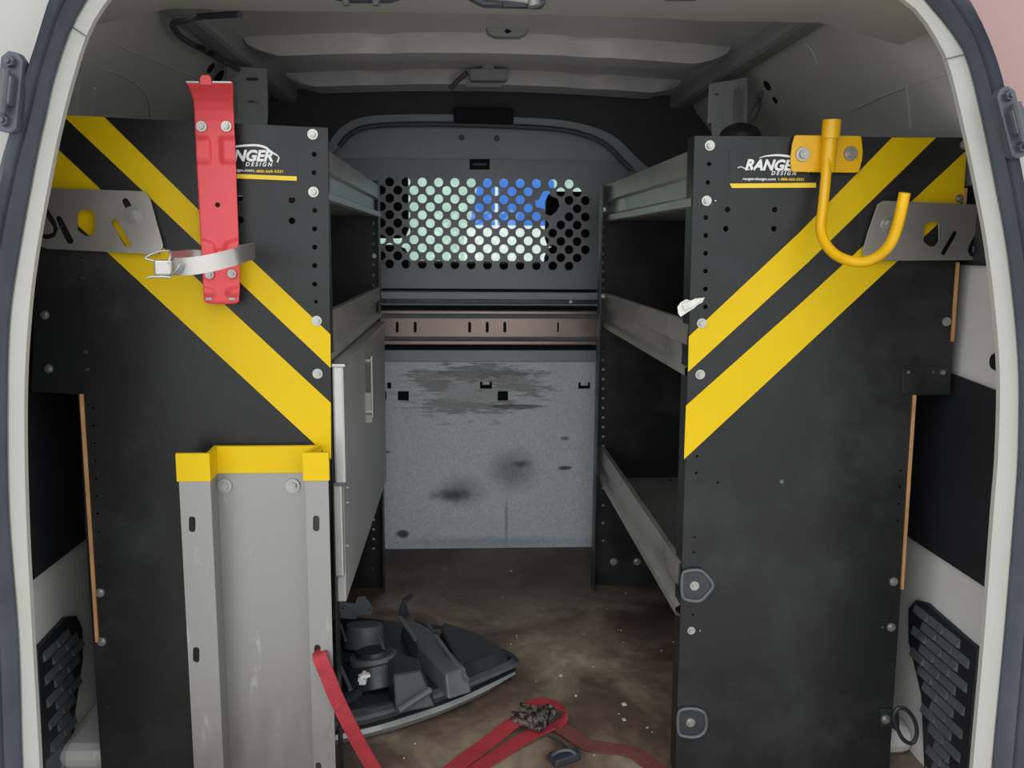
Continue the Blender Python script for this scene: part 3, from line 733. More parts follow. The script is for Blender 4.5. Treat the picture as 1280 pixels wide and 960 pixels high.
# rear upright with a column of holes
def upright(par, xa, xb, ztop, hx, hys, zmin=0):
    hh = [pxc(hx, y, YR-.002, 1.9, 8) for y in hys]
    slab('rear_upright', [[(xa, zmin), (xb, zmin), (xb, ztop), (xa, ztop)]]+hh, .003, 'black', par, 'Y', YR)
    return
zu = fz(475, 226, YR)
upright(LU, XLP-.35, fx(477, 400, YR), zu, 467, list(range(240, 360, 13))+list(range(590, 725, 12)))
xx = fx(476, 400, YR)
obj('upright_flange', box((xx-.002, YR-.032, 0), (xx+.002, YR, zu)), 'lampblack', LU, bev=.0008)
for a, b in ((468, 268), (468, 320), (468, 385)): bolt(LU, a, b, YR-.003, 2.6)
# grey locker door closing the lower bay
XD = -.192
zd1, zd0 = fz(430, 455, 1.41), fz(424, 742, 1.41)
ydr = PX(481, 398, XD).y
dr = obj('locker_door', box((XD-.014, 1.375, zd0), (XD, 2.13, zd1)), 'door', LU, bev=.002)
obj('top_ledge', box((XD-.022, 1.37, zd1), (XD+.004, 2.13, zd1+.006)), 'galv', dr)
# door rail: two aluminium sections
bm = bmesh.new(); xa, xb = fx(417, 500, 1.375), fx(432, 500, 1.375)
bx(bm, (xa, 1.362, fz(420, 604, 1.37)), (xb, 1.385, fz(420, 456, 1.37))); obj('door_rail', bm, 'alulight', dr, bev=.004)
xa, xb = fx(418, 660, 1.375), fx(430, 660, 1.375)
obj('door_rail', box((xa, 1.364, fz(420, 720, 1.37)), (xb, 1.383, fz(420, 604, 1.37))), 'alulight', dr, bev=.003)
obj('rail_cap', box((fx(415.5, 456, 1.37), 1.360, fz(420, 458, 1.37)), (fx(432.5, 456, 1.37), 1.388, fz(420, 454, 1.37))), 'zinc', dr, bev=.001)
obj('rail_joint', box((fx(416.5, 604, 1.37), 1.361, fz(420, 606, 1.37)), (fx(432, 604, 1.37), 1.386, fz(420, 602, 1.37))), 'lampgrey', dr, bev=.001)
p0 = PX(464, 445, XD+.012); p1 = PX(463, 526, XD+.012)
bm = bmesh.new(); tube(bm, [Vector((p0.x, p0.y, p0.z)), Vector((p0.x, p0.y, p1.z))], .0045, 10); cyl(bm, (XD, p0.y, p0.z-.01), (XD+.012, p0.y, p0.z-.01), .006, None, 8); cyl(bm, (XD, p0.y, p1.z+.01), (XD+.012, p0.y, p1.z+.01), .006, None, 8)
bx(bm, (XD, p0.y-.004, p1.z-.01), (XD+.012, p0.y+.004, p1.z+.05)); obj('door_handle', bm, 'alu', dr, smooth=True)
for a, b in ((434, 609), (434, 628), (434, 682)):
    q = PX(a, b, XD+.001); o = link('bolt', BOLT, dr, q); o.scale = (.0035,)*3; o.rotation_euler = (0, 0, math.pi/2)
# ---- right unit
RU = thing('shelving_unit', 'black shelving unit along the right van wall with three open aluminium trays', 'shelving', (.55, 1.8, 0))
outR = pxl([(868, 170), (1209, 172), (1197, 330), (1187, 493), (1143, 494), (1124, 760), (1109, 985), (843, 985), (857, 560)], YP)
outR = [(x, max(z, .0)) for x, z in outR]
hR = [pxc(886, 205, YP, 3, 8), pxc(884.5, 228, YP, 3, 8)]+[pxc(882-.1*k, 272+22.3*k, YP, 3.1, 10) for k in range(6)]
hR += [pxc(a, b, YP, 2, 6) for a, b in ((871, 570), (870, 591), (868, 671), (867, 690), (897, 603), (866, 768))]
hR += [pxc(a, b, YP, 3.6, 10) for a, b in ((909, 262), (907, 286), (968, 262), (967, 286))]
hR += [pxc(1126-.055*(y-580), y, YP, 1.8, 6) for y in range(588, 715, 21)]
slab('end_panel', [outR]+hR, .003, 'black', RU, 'Y', YP)
xa_t, xa_b = fx(868, 170, YP), fx(845, 960, YP)
bm = bmesh.new(); zt = fz(868, 170, YP)
vv = [bm.verts.new(q) for q in ((xa_b, YP, 0), (xa_t, YP, zt), (xa_t, YP+.04, zt), (xa_b, YP+.04, 0), (xa_b+.003, YP, 0), (xa_t+.003, YP, zt), (xa_t+.003, YP+.04, zt), (xa_b+.003, YP+.04, 0))]
for q in ((0, 1, 2, 3), (4, 7, 6, 5), (0, 4, 5, 1), (3, 2, 6, 7), (1, 5, 6, 2), (0, 3, 7, 4)): bm.faces.new([vv[i] for i in q])
obj('end_flange', bm, 'black', RU)
stripe([(1115, 172), (1170, 172), (1010, 328), (860, 465), (861, 420.5), (1000, 290)], RU)
stripe([(1208, 188), (1204, 251), (1123, 325), (855, 574), (857.5, 507), (1000, 380), (1135, 256)], RU)
hbolts(RU, [(887, 182), (883, 251), (877, 404), (875, 468), (1205, 181, 5.5), (1199, 248, 5.5), (1183, 402, 6), (1177, 465, 6), (1117, 727, 6), (1114, 784, 6), (864, 788, 5.5)], YP-.002)
for a, b, r_, m_ in ((1135, 465, .003, 'zinc'), (1166, 465, .0017, 'zinc'), (977, 602, .004, 'lampgrey'), (875, 788, .0015, 'zinc'), (1103, 784, .0015, 'zinc'), (894, 251, .0015, 'zinc')):
    bm = bmesh.new(); p = F(a, b, YP-.002); cyl(bm, p, p-Vector((0, .002, 0)), r_, r_*.8, 10); obj('rivet', bm, m_, RU)
strip((1144, 494), (1128, 737), 3.4, RU); strip((1198, 328), (1191, 427), 3.4, RU); strip((1208, 235), (1206, 262), 3, RU)
obj('tab_plate', slab_mesh([pxl([(1128, 458), (1188, 458), (1187, 492), (1128, 492)], YP-.003)], .002, 'Y', YP-.0028), 'black', RU, bev=.0006)
for a, b, c, d in zs_R: tray(RU, XRP, -1, y0s, y1s, lipz(a, b), lipz(c, d), .30)
obj('back_panel', box((XRP+.305, y0s, .05), (XRP+.31, y1s, fz(862, 200, 1.4))), 'deep', RU)
zu = fz(757, 232, YR)
upright(RU, fx(746, 400, YR), XRP+.30, zu, 754, list(range(284, 362, 11))+list(range(438, 600, 12))+list(range(610, 690, 22)))
xx = fx(747, 400, YR)
obj('upright_flange', box((xx-.0025, YR-.045, 0), (xx+.0015, YR-.002, zu)), 'lampblack', RU, bev=.0008)
for a, b in ((767, 702), (796, 702)): bolt(RU, a, b, YR-.003, 5)
for a, b in ((755, 262), (754, 370), (753, 575)): bolt(RU, a, b, YR-.003, 2.6)

# ------------------------------------------------------------------ maker's decals
def decal(Y, side):
    if side == 'l':
        lab = 'white-lettered sticker with yellow bar on the left panel beside the red bracket'
        x0, x1, sl_ = 262, 371, -.045; zb_ = (266, 216); base = 201.3; xr0, xr1 = 268.5, 337.5
        ds = (307, 339, 207.8); bar = [(250, 215.5), (371, 220.5), (371, 226), (250, 221)]; url = (268, 315, 215.0, 317, 352, 215.6)
        arc = [(268, 195), (278, 187), (296, 183), (318, 181.5), (331, 184), (339, 190), (346, 194), (348.5, 197), (346.5, 203)]
        rect = [(262, 178), (372, 181), (372, 228), (262, 224)]
    else:
        lab = 'white-lettered sticker with yellow bar on the right panel beside the yellow hook'
        x0, x1, sl_ = 911, 1020, -.0; base = 213; xr0, xr1 = 931, 1000
        ds = (964, 996, 218.8); bar = [(912, 229.5), (1020, 228.5), (1020, 234.5), (915, 235)]; url = (928, 970, 226, 973, 1005, 225.6)
        arc = [(949, 197.5), (958, 195), (972, 194), (986, 195.5), (996, 199), (1003, 204), (1010, 207), (1012, 210), (1010, 216)]
        rect = [(911.5, 189), (1021, 189), (1021, 236), (911.5, 236)]
    p = pxl(rect, Y); t = thing('sticker', lab, 'sticker', F(rect[0][0], rect[0][1], Y))
    slab('backing_film', [p], .0004, 'black', t, 'Y', Y)
    Yt = Y-.0006; g = FPX/Y
    slab('yellow_bar', [pxl(bar, Yt)], .0004, 'decaly', t, 'Y', Yt)
    s2 = -.03 if side == 'l' else 0
    h_ = 12.3/g
    obj('name_lettering', text_bm('RANGER', h_/.70, bold=.0009, shear=.28, th=.0004, x=fx(xr0, base, Yt), z=fz(xr0, base, Yt), y=Yt, slope=s2*0, width=(xr1-xr0)/g), 'decalw', t)
    obj('word_lettering', text_bm('D E S I G N', 4.6/g/.70, bold=.0002, shear=.28, th=.0004, x=fx(ds[0], ds[2], Yt), z=fz(ds[0], ds[2], Yt), y=Yt, width=(ds[1]-ds[0])/g), 'decalw', t)
    obj('web_lettering', text_bm('rangerdesign.com', 3.1/g/.70, bold=.0001, shear=.2, th=.0004, x=fx(url[0], url[2], Yt), z=fz(url[0], url[2], Yt), y=Yt, width=(url[1]-url[0])/g), 'decalw', t)
    obj('phone_lettering', text_bm('1-800-565-5321', 3.0/g/.70, bold=.0001, th=.0004, x=fx(url[3], url[5], Yt), z=fz(url[3], url[5], Yt), y=Yt, width=(url[4]-url[3])/g), 'decaly', t)
    ac = catmull([F(a, b, Yt) for a, b in arc], 6); bm = bmesh.new(); n = len(ac); rows = []
    for i, q in enumerate(ac):
        tt = (ac[min(i+1, n-1)]-ac[max(i-1, 0)]).normalized(); nn = Vector((-tt.z, 0, tt.x)); u = i/(n-1); ww = (.35+1.2*math.sin(math.pi*min(1, u*1.15)) if u < .87 else .9)/g*.9
        rows.append((bm.verts.new(q+nn*ww), bm.verts.new(q-nn*ww)))
    for i in range(n-1): bm.faces.new((rows[i][0], rows[i][1], rows[i+1][1], rows[i+1][0]))
    obj('car_outline', bm, 'decalw', t)
    if side == 'r':
        sw = catmull([F(a, b, Yt) for a, b in ((922, 210), (926, 208.5), (931, 210.5), (937, 212))], 5); bm = bmesh.new(); tube(bm, sw, .0008, 6); obj('car_outline', bm, 'decalw', t)
    return t
M['blackfilm'] = mat('glossy_black_film', '2b2c2f', .28, 0, .05, 5)
decal(YP-.0020, 'l'); decal(YP-.0020, 'r')

# torn tape on the edge of the right panel
tp = thing('tape_scrap', 'torn scrap of white tape stuck to the edge of the right end panel', 'tape', F(862, 384, YP-.006))
tl = [(847, 384), (851, 378), (858, 374), (864, 376), (869, 373), (881, 372), (878, 378), (872, 381), (868, 385), (860, 390), (851, 396), (848, 392)]
obj('tape_piece', slab_mesh([pxl(tl, YP-.006)], .0012, 'Y', YP-.005), 'tape', tp)
obj('tape_fold', slab_mesh([pxl([(853, 380), (868, 374), (880, 373), (866, 383), (856, 388)], YP-.01)], .0012, 'Y', YP-.0085), 'tape', tp)

# ------------------------------------------------------------------ steel lock plates at both panel edges
def plate_left():
    Y = YP-.012
    t = thing('steel_plate', 'slotted stainless plate bolted over the stripes beside the left door frame', 'plate', F(120, 275, Y))
    out = pxl([(36, 232), (58, 235), (176, 239), (181, 240), (186, 245), (188, 250), (204, 306), (203, 312), (197, 318), (60, 311), (45, 306), (34, 296)], Y)
    loop = [(52, 252), (60, 268), (70, 283), (68, 291), (62, 296), (50, 292)]
    hs = [pxl([(103, 262), (113, 262), (119, 267), (119, 289), (114, 295), (107, 295), (97, 288), (97, 267)], Y),
          pslot((144, 278), (160, 305), 4, Y), pslot((74, 274), (88, 301), 4, Y), pslot((157, 252), (163, 262), 4.2, Y)]
    a = [(52, 246), (61, 262), (70, 277), (73, 287), (69, 296), (60, 299), (48, 297)]; b = [(49, 292), (60, 293), (66, 290), (66, 284), (60, 273), (52, 259)]
    hs.append(pxl(a+b, Y))
    slab('plate_body', [out]+hs, .003, 'steel', t, 'Y', Y, bev=.0005)
    bm = bmesh.new(); cyl(bm, F(166, 269, Y-.001), F(166, 269, Y-.001)-Vector((0, .0018, 0)), .0132, None, 24); obj('washer', bm, 'zinc', t)
    bolt(t, 166, 269, Y-.003, 8)
    bm = bmesh.new(); cyl(bm, F(166, 269, Y), F(166, 269, YP), .006, None, 10); obj('spacer', bm, 'lampgrey', t)
plate_left()
def plate_right():
    Y = YP-.012
    t = thing('steel_plate', 'slotted stainless plate behind the yellow hook, beside the right door frame', 'plate', F(1160, 290, Y))
    out = pxl([(1104, 251), (1230, 256), (1236, 262), (1237, 300), (1234, 318), (1226, 325), (1086, 326), (1080, 322), (1078, 314), (1084, 292), (1097, 255)], Y)
    hs = [pxl([(1160, 277), (1169, 277), (1173, 281), (1173, 302), (1168, 308), (1161, 308), (1154, 302), (1155, 281)], Y), pslot((1193, 292), (1179, 316), 3.2, Y)]
    a = [(1232, 272), (1222, 286), (1211, 306), (1209, 314), (1213, 321), (1222, 320), (1232, 311)]; b = [(1232, 300), (1222, 311), (1216, 315), (1216, 309), (1226, 290), (1232, 281)]
    hs.append(pxl(a+b, Y))
    slab('plate_body', [out]+hs, .003, 'steel', t, 'Y', Y, bev=.0005)
    bolt(t, 1111, 281, Y-.002, 9.5)
    bm = bmesh.new(); cyl(bm, F(1111, 281, Y), F(1111, 281, YP), .006, None, 10); obj('spacer', bm, 'lampgrey', t)
plate_right()

# ------------------------------------------------------------------ yellow J hook
jh = thing('hook', 'yellow J-shaped steel hook on a plate bolted to the right end panel', 'hook', F(1037, 240, YP-.02))
Yk = YP-.006
Yk2 = YP-.010
o1 = catmull([Vector((a, b, 0)) for a, b in ((994, 170), (1076, 170), (1078, 192), (1073, 215), (990, 215), (988, 192))], 1, True)
ply = [(995, 169), (1072, 170), (1076, 171), (1078, 190), (1077, 200), (1073, 215), (1068, 216), (992, 215), (989, 214), (988, 196), (990, 180), (993, 170)]
slab('hook_plate', [pxl(ply, Yk2)], .005, 'yellowp', jh, 'Y', Yk2, bev=.0012)
obj('plate_spacer', box((fx(1020, 190, YP), Yk2, fz(1037, 208, Yk2)), (fx(1055, 190, YP), YP-.001, fz(1037, 178, Yk2))), 'yellowp', jh)
path = [F(1034, 190, 1.335), F(1032, 225, 1.325), F(1029, 255, 1.318), F(1026, 285, 1.305), F(1031, 303, 1.29), F(1044, 318, 1.27), F(1062, 326, 1.25), F(1080, 327.5, 1.235), F(1098, 320, 1.22), F(1112, 306, 1.205), F(1120, 288, 1.195), F(1126, 265, 1.185), F(1131, 241, 1.18)]
bm = bmesh.new(); tube(bm, catmull(path, 7), .0076, 14); obj('hook_rod', bm, 'yellowp', jh, smooth=True)
bm = bmesh.new(); cyl(bm, F(1034, 216, 1.335), F(1038, 168, 1.335), .0105, None, 20); cyl(bm, F(1038, 174, 1.335), F(1040, 150, 1.335), .0135, .0135, 20); obj('hook_socket', bm, 'yellowp', jh, smooth=True, bev=.001)
for a, b in ((1003, 193), (1063, 192)): bolt(jh, a, b, Yk2-.003, 9)

# ------------------------------------------------------------------ red extinguisher bracket
rb = thing('extinguisher_bracket', 'red steel extinguisher bracket with a metal strap on the left end panel', 'bracket', F(272, 240, YP-.02))
rowsd = [(103, 233, 291, 1.285), (108, 235.5, 291.5, 1.293), (116, 239, 291.5, 1.306), (126, 242, 291.5, 1.318), (138, 243, 292, 1.328), (150, 243.5, 292.5, 1.333), (164, 244, 293, 1.334), (180, 245, 294, 1.334), (205, 246, 295, 1.334), (240, 248, 296, 1.334), (290, 250.5, 298, 1.334), (330, 253, 299, 1.334), (345, 253.5, 299.5, 1.334), (360, 254, 299.5, 1.334), (374, 255, 299, 1.334), (377, 256, 298.5, 1.334)]
def interp(py):
    for i in range(len(rowsd)-1):
        a, b = rowsd[i], rowsd[i+1]
        if py <= b[0]:
            f = (py-a[0])/(b[0]-a[0]); return [a[k]+(b[k]-a[k])*f for k in (1, 2, 3)]
    return rowsd[-1][1:]
bm = bmesh.new(); NXr, NYr = 28, 120; G = []
def rc(v, lo, hi, s): 
    return max(0, min(1, (v-lo)/s))*max(0, min(1, (hi-v)/s))
for j in range(NYr+1):
    py = 103+(377-103)*j/NYr; l_, r_, Y_ = interp(py); row = []
    for i in range(NXr+1):
        u = i/NXr; px = l_+(r_-l_)*u; e = 0
        for (ya, yb_) in ((170, 206), (296, 330), (355, 372)):
            sk = 0
            for (ua, ub) in ((-.1, .40), (.60, 1.1)):
                edge = (1-abs(u-.5)*2)*8 if ya > 200 else 0
                e += .005*rc(u, ua, ub, .10)*rc(py, ya+edge, yb_, 6)
        if j == NYr: px_ = px
        cut = 0
        if py > 366: cut = 0
        row.append(bm.verts.new(F(px, py+(3*(1-(2*u-1)**6) if j == NYr else 0), Y_-e)))
    G.append(row)
for j in range(NYr):
    for i in range(NXr): bm.faces.new((G[j][i], G[j][i+1], G[j+1][i+1], G[j+1][i]))
bmesh.ops.recalc_face_normals(bm, faces=bm.faces[:])
o = obj('bracket_body', bm, 'red', rb, smooth=True); sm = o.modifiers.new('s', 'SOLIDIFY'); sm.thickness = .0022; sm.offset = 0
tab = slab('top_tab', [pxl([(250, 106), (250, 97), (253, 94), (261, 94), (264, 97), (265, 106)], 1.284)], .003, 'red', rb, 'Y', 1.284, bev=.0008)
for (a, b) in (((233, 103), (249, 103)), ((266, 103), (290, 103.5))):
    bm = bmesh.new(); p, q = F(*a, 1.2835), F(*b, 1.2835); bx(bm, (p.x, 1.281, p.z-.0006), (q.x, 1.286, p.z+.0012)); obj('bare_edge', bm, 'alulight', rb, label='bare metal top edge')
for a, b in ((252, 158), (283, 158)): bolt(rb, a, b, 1.331, 6.5)
for a, b in ((262, 343), (290, 342)): bolt(rb, a, b, 1.329, 5.5)
bm = bmesh.new(); p = F(272, 256, 1.3325); cyl(bm, p, p-Vector((0, .0006, 0)), .0035, None, 12); obj('bracket_hole', bm, 'hole', rb)
bm = bmesh.new(); p = F(275, 315, 1.330); cyl(bm, p, p-Vector((0, .003, 0)), .005, .003, 12); obj('bracket_stud', bm, 'red', rb)
for a in (262, 291):
    bm = bmesh.new(); bx(bm, F(a-4, 375, 1.334), F(a+3, 372, 1.330)); obj('foot_clip', bm, 'alu', rb)
# metal strap loop: open loop from behind the bracket round to the latch
def band(pts, hpx, name, m='steel', par=rb, th=.0014):
    P3 = catmull([F(a, b, y) for a, b, y in pts], 8); bm = bmesh.new()
    hh = [hpx]*len(P3) if not callable(hpx) else [hpx(i/(len(P3)-1)) for i in range(len(P3))]
    n = len(P3); rows = []
    for i, q in enumerate(P3):
        t_ = (P3[min(i+1, n-1)]-P3[max(i-1, 0)]).normalized(); up_ = Vector((0, 0, 1)); up_ = (up_-t_*up_.dot(t_)).normalized(); nn = t_.cross(up_); H = hh[i]*q.y/FPX/2
        rows.append([bm.verts.new(q+up_*a*H+nn*b*th/2) for a, b in ((-1, -1), (1, -1), (1, 1), (-1, 1))])
    for i in range(n-1):
        for k in range(4): bm.faces.new((rows[i][k], rows[i][(k+1) % 4], rows[i+1][(k+1) % 4], rows[i+1][k]))
    bm.faces.new(rows[0][::-1]); bm.faces.new(rows[-1]); bmesh.ops.recalc_face_normals(bm, faces=bm.faces[:])
    return obj(name, bm, m, par, smooth=True)
band([(212, 333, 1.20), (235, 333, 1.19), (262, 329, 1.19), (290, 322, 1.20), (306, 317, 1.22), (317, 314, 1.25), (318, 313, 1.275), (312, 314, 1.30), (298, 316, 1.32)], lambda u: 22-4*u, 'strap_band')
band([(255, 322, 1.3325), (240, 321, 1.322), (226, 322, 1.30), (214, 323, 1.27)], 17, 'strap_band')
bt = obj('latch_buckle', box(F(200, 344, 1.215), F(214, 325, 1.19)), 'steel', rb, bev=.003)
for pts in ([(212, 345, 1.19), (220, 338, 1.185), (225, 330, 1.185)], [(184, 347, 1.19), (192, 346, 1.19), (206, 346, 1.19), (214, 347, 1.19)], [(210, 330, 1.19), (213, 320, 1.195), (212, 314, 1.20), (200, 314, 1.20), (188, 318, 1.20), (182, 323, 1.20), (192, 326, 1.20), (198, 330, 1.20), (199, 340, 1.20)]):
    bm = bmesh.new(); tube(bm, catmull([F(*q) for q in pts], 6), .0016, 8); obj('latch_wire', bm, 'zinc', rb, smooth=True)

# ------------------------------------------------------------------ aluminium hat channel with yellow cap
ch = thing('hat_channel', 'tall aluminium channel with a yellow cap bolted to the left end panel', 'channel', F(318, 960, 1.33))
Y1, Y2 = 1.300, 1.346
def chx(px, Y): return fx(px, 620, Y)
xA, xB_ = chx(225, Y1), chx(264, Y1); xC_, xD_ = chx(382, Y1), chx(411, Y1)
zt = fz(318, 568, Y1)
def fl_slots(lst): return [pslot((a, b-6), (a, b+6), 4.2, Y1, 6) for a, b in lst]
b1 = slab_mesh([[(xA, .0), (xB_, .0), (xB_, zt), (xA, zt)]]+fl_slots([(240.5, 655), (245.5, 818)]), .003, 'Y', Y1)
b2 = slab_mesh([[(xC_, .0), (xD_, .0), (xD_, zt), (xC_, zt)]]+fl_slots([(395.5, 654), (397, 815), (398, 962)]), .003, 'Y', Y1)
b3 = bmesh.new()
xW = chx(273, Y2)
vv = [b3.verts.new(q) for q in ((xB_, Y1-.0015, 0), (xB_, Y1-.0015, zt), (xW, Y2, zt), (xW, Y2, 0), (xB_-.003, Y1, 0), (xB_-.003, Y1, zt), (xW-.003, Y2, zt), (xW-.003, Y2, 0))]
for q in ((0, 1, 2, 3), (4, 7, 6, 5), (0, 4, 5, 1), (3, 2, 6, 7), (1, 5, 6, 2), (0, 3, 7, 4)): b3.faces.new([vv[i] for i in q])
bmesh.ops.recalc_face_normals(b3, faces=b3.faces[:])
b4 = box((xW-.003, Y2, 0), (xC_+.012, Y2+.003, zt)); b5 = bmesh.new()
vv = [b5.verts.new(q) for q in ((xC_, Y1-.0015, 0), (xC_, Y1-.0015, zt), (xC_+.012, Y2, zt), (xC_+.012, Y2, 0), (xC_+.003, Y1, 0), (xC_+.003, Y1, zt), (xC_+.015, Y2, zt), (xC_+.015, Y2, 0))]
for q in ((0, 1, 2, 3), (4, 7, 6, 5), (0, 4, 5, 1), (3, 2, 6, 7), (1, 5, 6, 2), (0, 3, 7, 4)): b5.faces.new([vv[i] for i in q])
bmesh.ops.recalc_face_normals(b5, faces=b5.faces[:])
obj('channel_body', join([b1, b2, b3, b4, b5]), 'alu', ch)
# yellow cap follows the same section, slightly larger
sec = [(xA-.003, Y1-.003), (xB_+.001, Y1-.003), (xW+.002, Y2-.003), (xC_+.010, Y2-.003), (xC_-.003, Y1-.003), (xD_+.002, Y1-.003), (xD_+.002, Y1+.004), (xC_+.005, Y1+.004), (xC_+.017, Y2+.006), (xW-.005, Y2+.006), (xB_-.005, Y1+.004), (xA-.003, Y1+.004)]
bm = bmesh.new(); za, zb_ = fz(318, 601, Y1), fz(318, 566, Y1)
fr_ = sec[:6]; bk_ = [sec[11], sec[10], sec[9], sec[8], sec[7], sec[6]]
g = [[bm.verts.new((a, b, z)) for z in (za, zb_)] for a, b in fr_]; h_ = [[bm.verts.new((a, b, z)) for z in (za, zb_)] for a, b in bk_]
for k in range(5):
    bm.faces.new((g[k][0], g[k+1][0], g[k+1][1], g[k][1])); bm.faces.new((h_[k][0], h_[k][1], h_[k+1][1], h_[k+1][0]))
    bm.faces.new((g[k][1], g[k+1][1], h_[k+1][1], h_[k][1])); bm.faces.new((g[k][0], h_[k][0], h_[k+1][0], g[k+1][0]))
for k in (0, 5): bm.faces.new((g[k][0], g[k][1], h_[k][1], h_[k][0]))
bmesh.ops.recalc_face_normals(bm, faces=bm.faces[:])
obj('end_cap', bm, 'yellow', ch, bev=.001, label='yellow plastic end cap')
for a, b in ((281, 607), (366, 607)): bolt(ch, a, b, Y2-.001, 9.5)

# red strap hanging out of the channel slot
st = thing('tie_strap', 'red webbing strap hanging from a slot of the aluminium channel to the floor', 'strap', PZ(478, 962, .01))
pp = catmull([F(400, 812, 1.305), F(400, 822, 1.288), F(408, 842, 1.285), F(420, 872, 1.29), F(436, 905, 1.30), F(452, 935, 1.32), F(470, 965, 1.34), F(500, 1010, 1.36)], 8)
bm = bmesh.new(); ribbon(bm, pp, .022, wdir=lambda u: Vector((1, .35*math.sin(2.5*u), .25)), th=.002)
for v in bm.verts: v.co.z = max(v.co.z, .002)
obj('webbing', bm, 'webred', st, smooth=False)
bm = bmesh.new(); ribbon(bm, [q+Vector((.004, .004, -.006)) for q in pp[6:]], .018, wdir=lambda u: Vector((.9, .6, .1)), th=.002)
for v in bm.verts: v.co.z = max(v.co.z, .001)
obj('webbing_fold', bm, 'webred', st)

# ------------------------------------------------------------------ tie-down cups and ring on the right panel
def cup(px, py, pts, label):
    t = thing('tie_down_cup', label, 'tie-down', F(px, py, YP))
    Pq = catmull([F(a, b, YP-.006) for a, b in pts], 6, True)
    bm = bmesh.new(); tube(bm, Pq, .0028, 8, True); obj('cup_rim', bm, 'lampgrey', t, smooth=True)
    slab('cup_floor', [[(q.x, q.z) for q in Pq]], .003, 'lampblack', t, 'Y', YP-.003)
    bolt(t, px, py, YP-.005, 6.5)
cup(868, 732, [(858, 714), (874, 713), (884, 720), (891, 732), (883, 744), (874, 751), (860, 750), (853, 744), (853, 720)], 'black tie-down cup with bolt on the right end panel, the upper of the two')
cup(863, 903, [(853, 887), (868, 886), (880, 891), (883, 904), (880, 915), (870, 921), (854, 920), (848, 914), (848, 893)], 'black tie-down cup with bolt on the right end panel, the lower of the two')
rg = thing('tie_down_ring', 'black steel tie-down ring on a tab at the right edge of the right panel', 'ring', F(1110, 900, YP-.01))
slab('ring_tab', [pxl([(1100, 886), (1122, 887), (1124, 896), (1124, 912), (1118, 912), (1112, 907), (1100, 908)], YP-.004)], .004, 'blackdull', rg, 'Y', YP-.004, bev=.001)
bm = bmesh.new(); tube(bm, catmull([F(a, b, YP-.014) for a, b in ((1123, 885), (1134, 888), (1143, 900), (1146, 915), (1143, 926), (1137, 929), (1128, 923), (1121, 909), (1117, 896))], 6, True), .0035, 10, True); obj('ring', bm, 'lampblack', rg, smooth=True)
bolt(rg, 1107, 899, YP-.006, 6.5)

# ------------------------------------------------------------------ wall post brackets, cables, roof fittings
def post(side):
    Y = 1.95
    if side == 'l':
        t = thing('post_bracket', 'grey perforated post bracket above the left shelving unit', 'bracket', F(310, 120, Y))
        out = [(284, 82), (334, 86), (335, 142), (333, 175), (287, 175)]
        hs = [pslot((310, 99), (321, 99), 1.8, Y, 4), pslot((311, 127), (317, 127), 1.2, Y, 4)]
        strapx = (288, 296); bolts_ = ((322, 127), (292, 94)); flx = (333, 336)
    else:
        t = thing('post_bracket', 'grey perforated post bracket with black cable above the right shelving unit', 'bracket', F(915, 130, Y))
        out = [(886, 105), (934, 97), (934, 175), (890, 175), (889, 154), (884, 154)]
        hs = [pslot((894, 118), (897, 118), 1.2, Y, 4)]
        strapx = (918, 930); bolts_ = ((901, 143), (925, 110)); flx = (888, 890)
    slab('bracket_plate', [pxl(out, Y)]+hs, .004, 'post', t, 'Y', Y, bev=.001)
    a, b = fx(strapx[0], 120, Y-.01), fx(strapx[1], 120, Y-.01)
    slab('slotted_strap', [[(a, fz(300, 150, Y-.01)), (b, fz(300, 150, Y-.01)), (b, fz(300, 100, Y-.01)), (a, fz(300, 100, Y-.01))]]+[stadium(((a+b)/2, fz(300, y+5, Y-.01)), ((a+b)/2, fz(300, y-3, Y-.01)), .003) for y in (112, 126, 140)], .002, 'alu', t, 'Y', Y-.008)
    for p, q in bolts_: bolt(t, p, q, Y-.004, 3.6)
    return t
post('l'); pr = post('r')
bm = bmesh.new(); tube(bm, catmull([F(950, 116, 1.88), F(948, 124, 1.86), F(941, 134, 1.86), F(936, 148, 1.86), F(941, 151, 1.86), F(948, 138, 1.86), F(951, 124, 1.87)], 6), .003, 8); obj('cable_loop', bm, 'rubber', pr, smooth=True)
obj('cable_plug', box(F(945, 124, 1.87), F(955, 113, 1.85)), 'rubber', pr, bev=.003)
for wo, lst in ((wr, ((960, 107, .012), (970, 125, .008))), (wl, ((262, 85, .012), (272, 97, .019)))):
    for a, b, r_ in lst:
        q = wallpt(a, b); bm = bmesh.new(); cyl(bm, (-.0015, 0, 0), (.0015, 0, 0), r_, None, 14)
        bmesh.ops.transform(bm, matrix=Matrix.Translation(q) @ Matrix.Rotation(math.radians(-33 if wo is wr else 33), 4, 'Y'), verts=bm.verts[:]); obj('hole_plug', bm, 'hole', wo)
# pressed seams on the inner walls above the panels
for wo, lst, r_ in ((wl, [(126, 86), (148, 93), (166, 103), (178, 114), (185, 128), (187, 150)], .0022), (wl, [(101, 75), (99, 100), (96, 130), (94, 160)], .004), (wl, [(118, 110), (116, 135), (114, 155)], .003), (wl, [(130, 48), (175, 70), (222, 88), (258, 104)], .0025), (wr, [(1134, 108), (1136, 130), (1138, 160)], .004), (wr, [(1062, 140), (1110, 118), (1160, 100), (1186, 94)], .0025), (wr, [(995, 45), (1014, 62), (1022, 80)], .0025)):
    bm = bmesh.new(); tube(bm, catmull([wallpt(a, b, .001) for a, b in lst], 5), r_*.7, 6); obj('pressed_seam', bm, 'inner', wo, smooth=True)
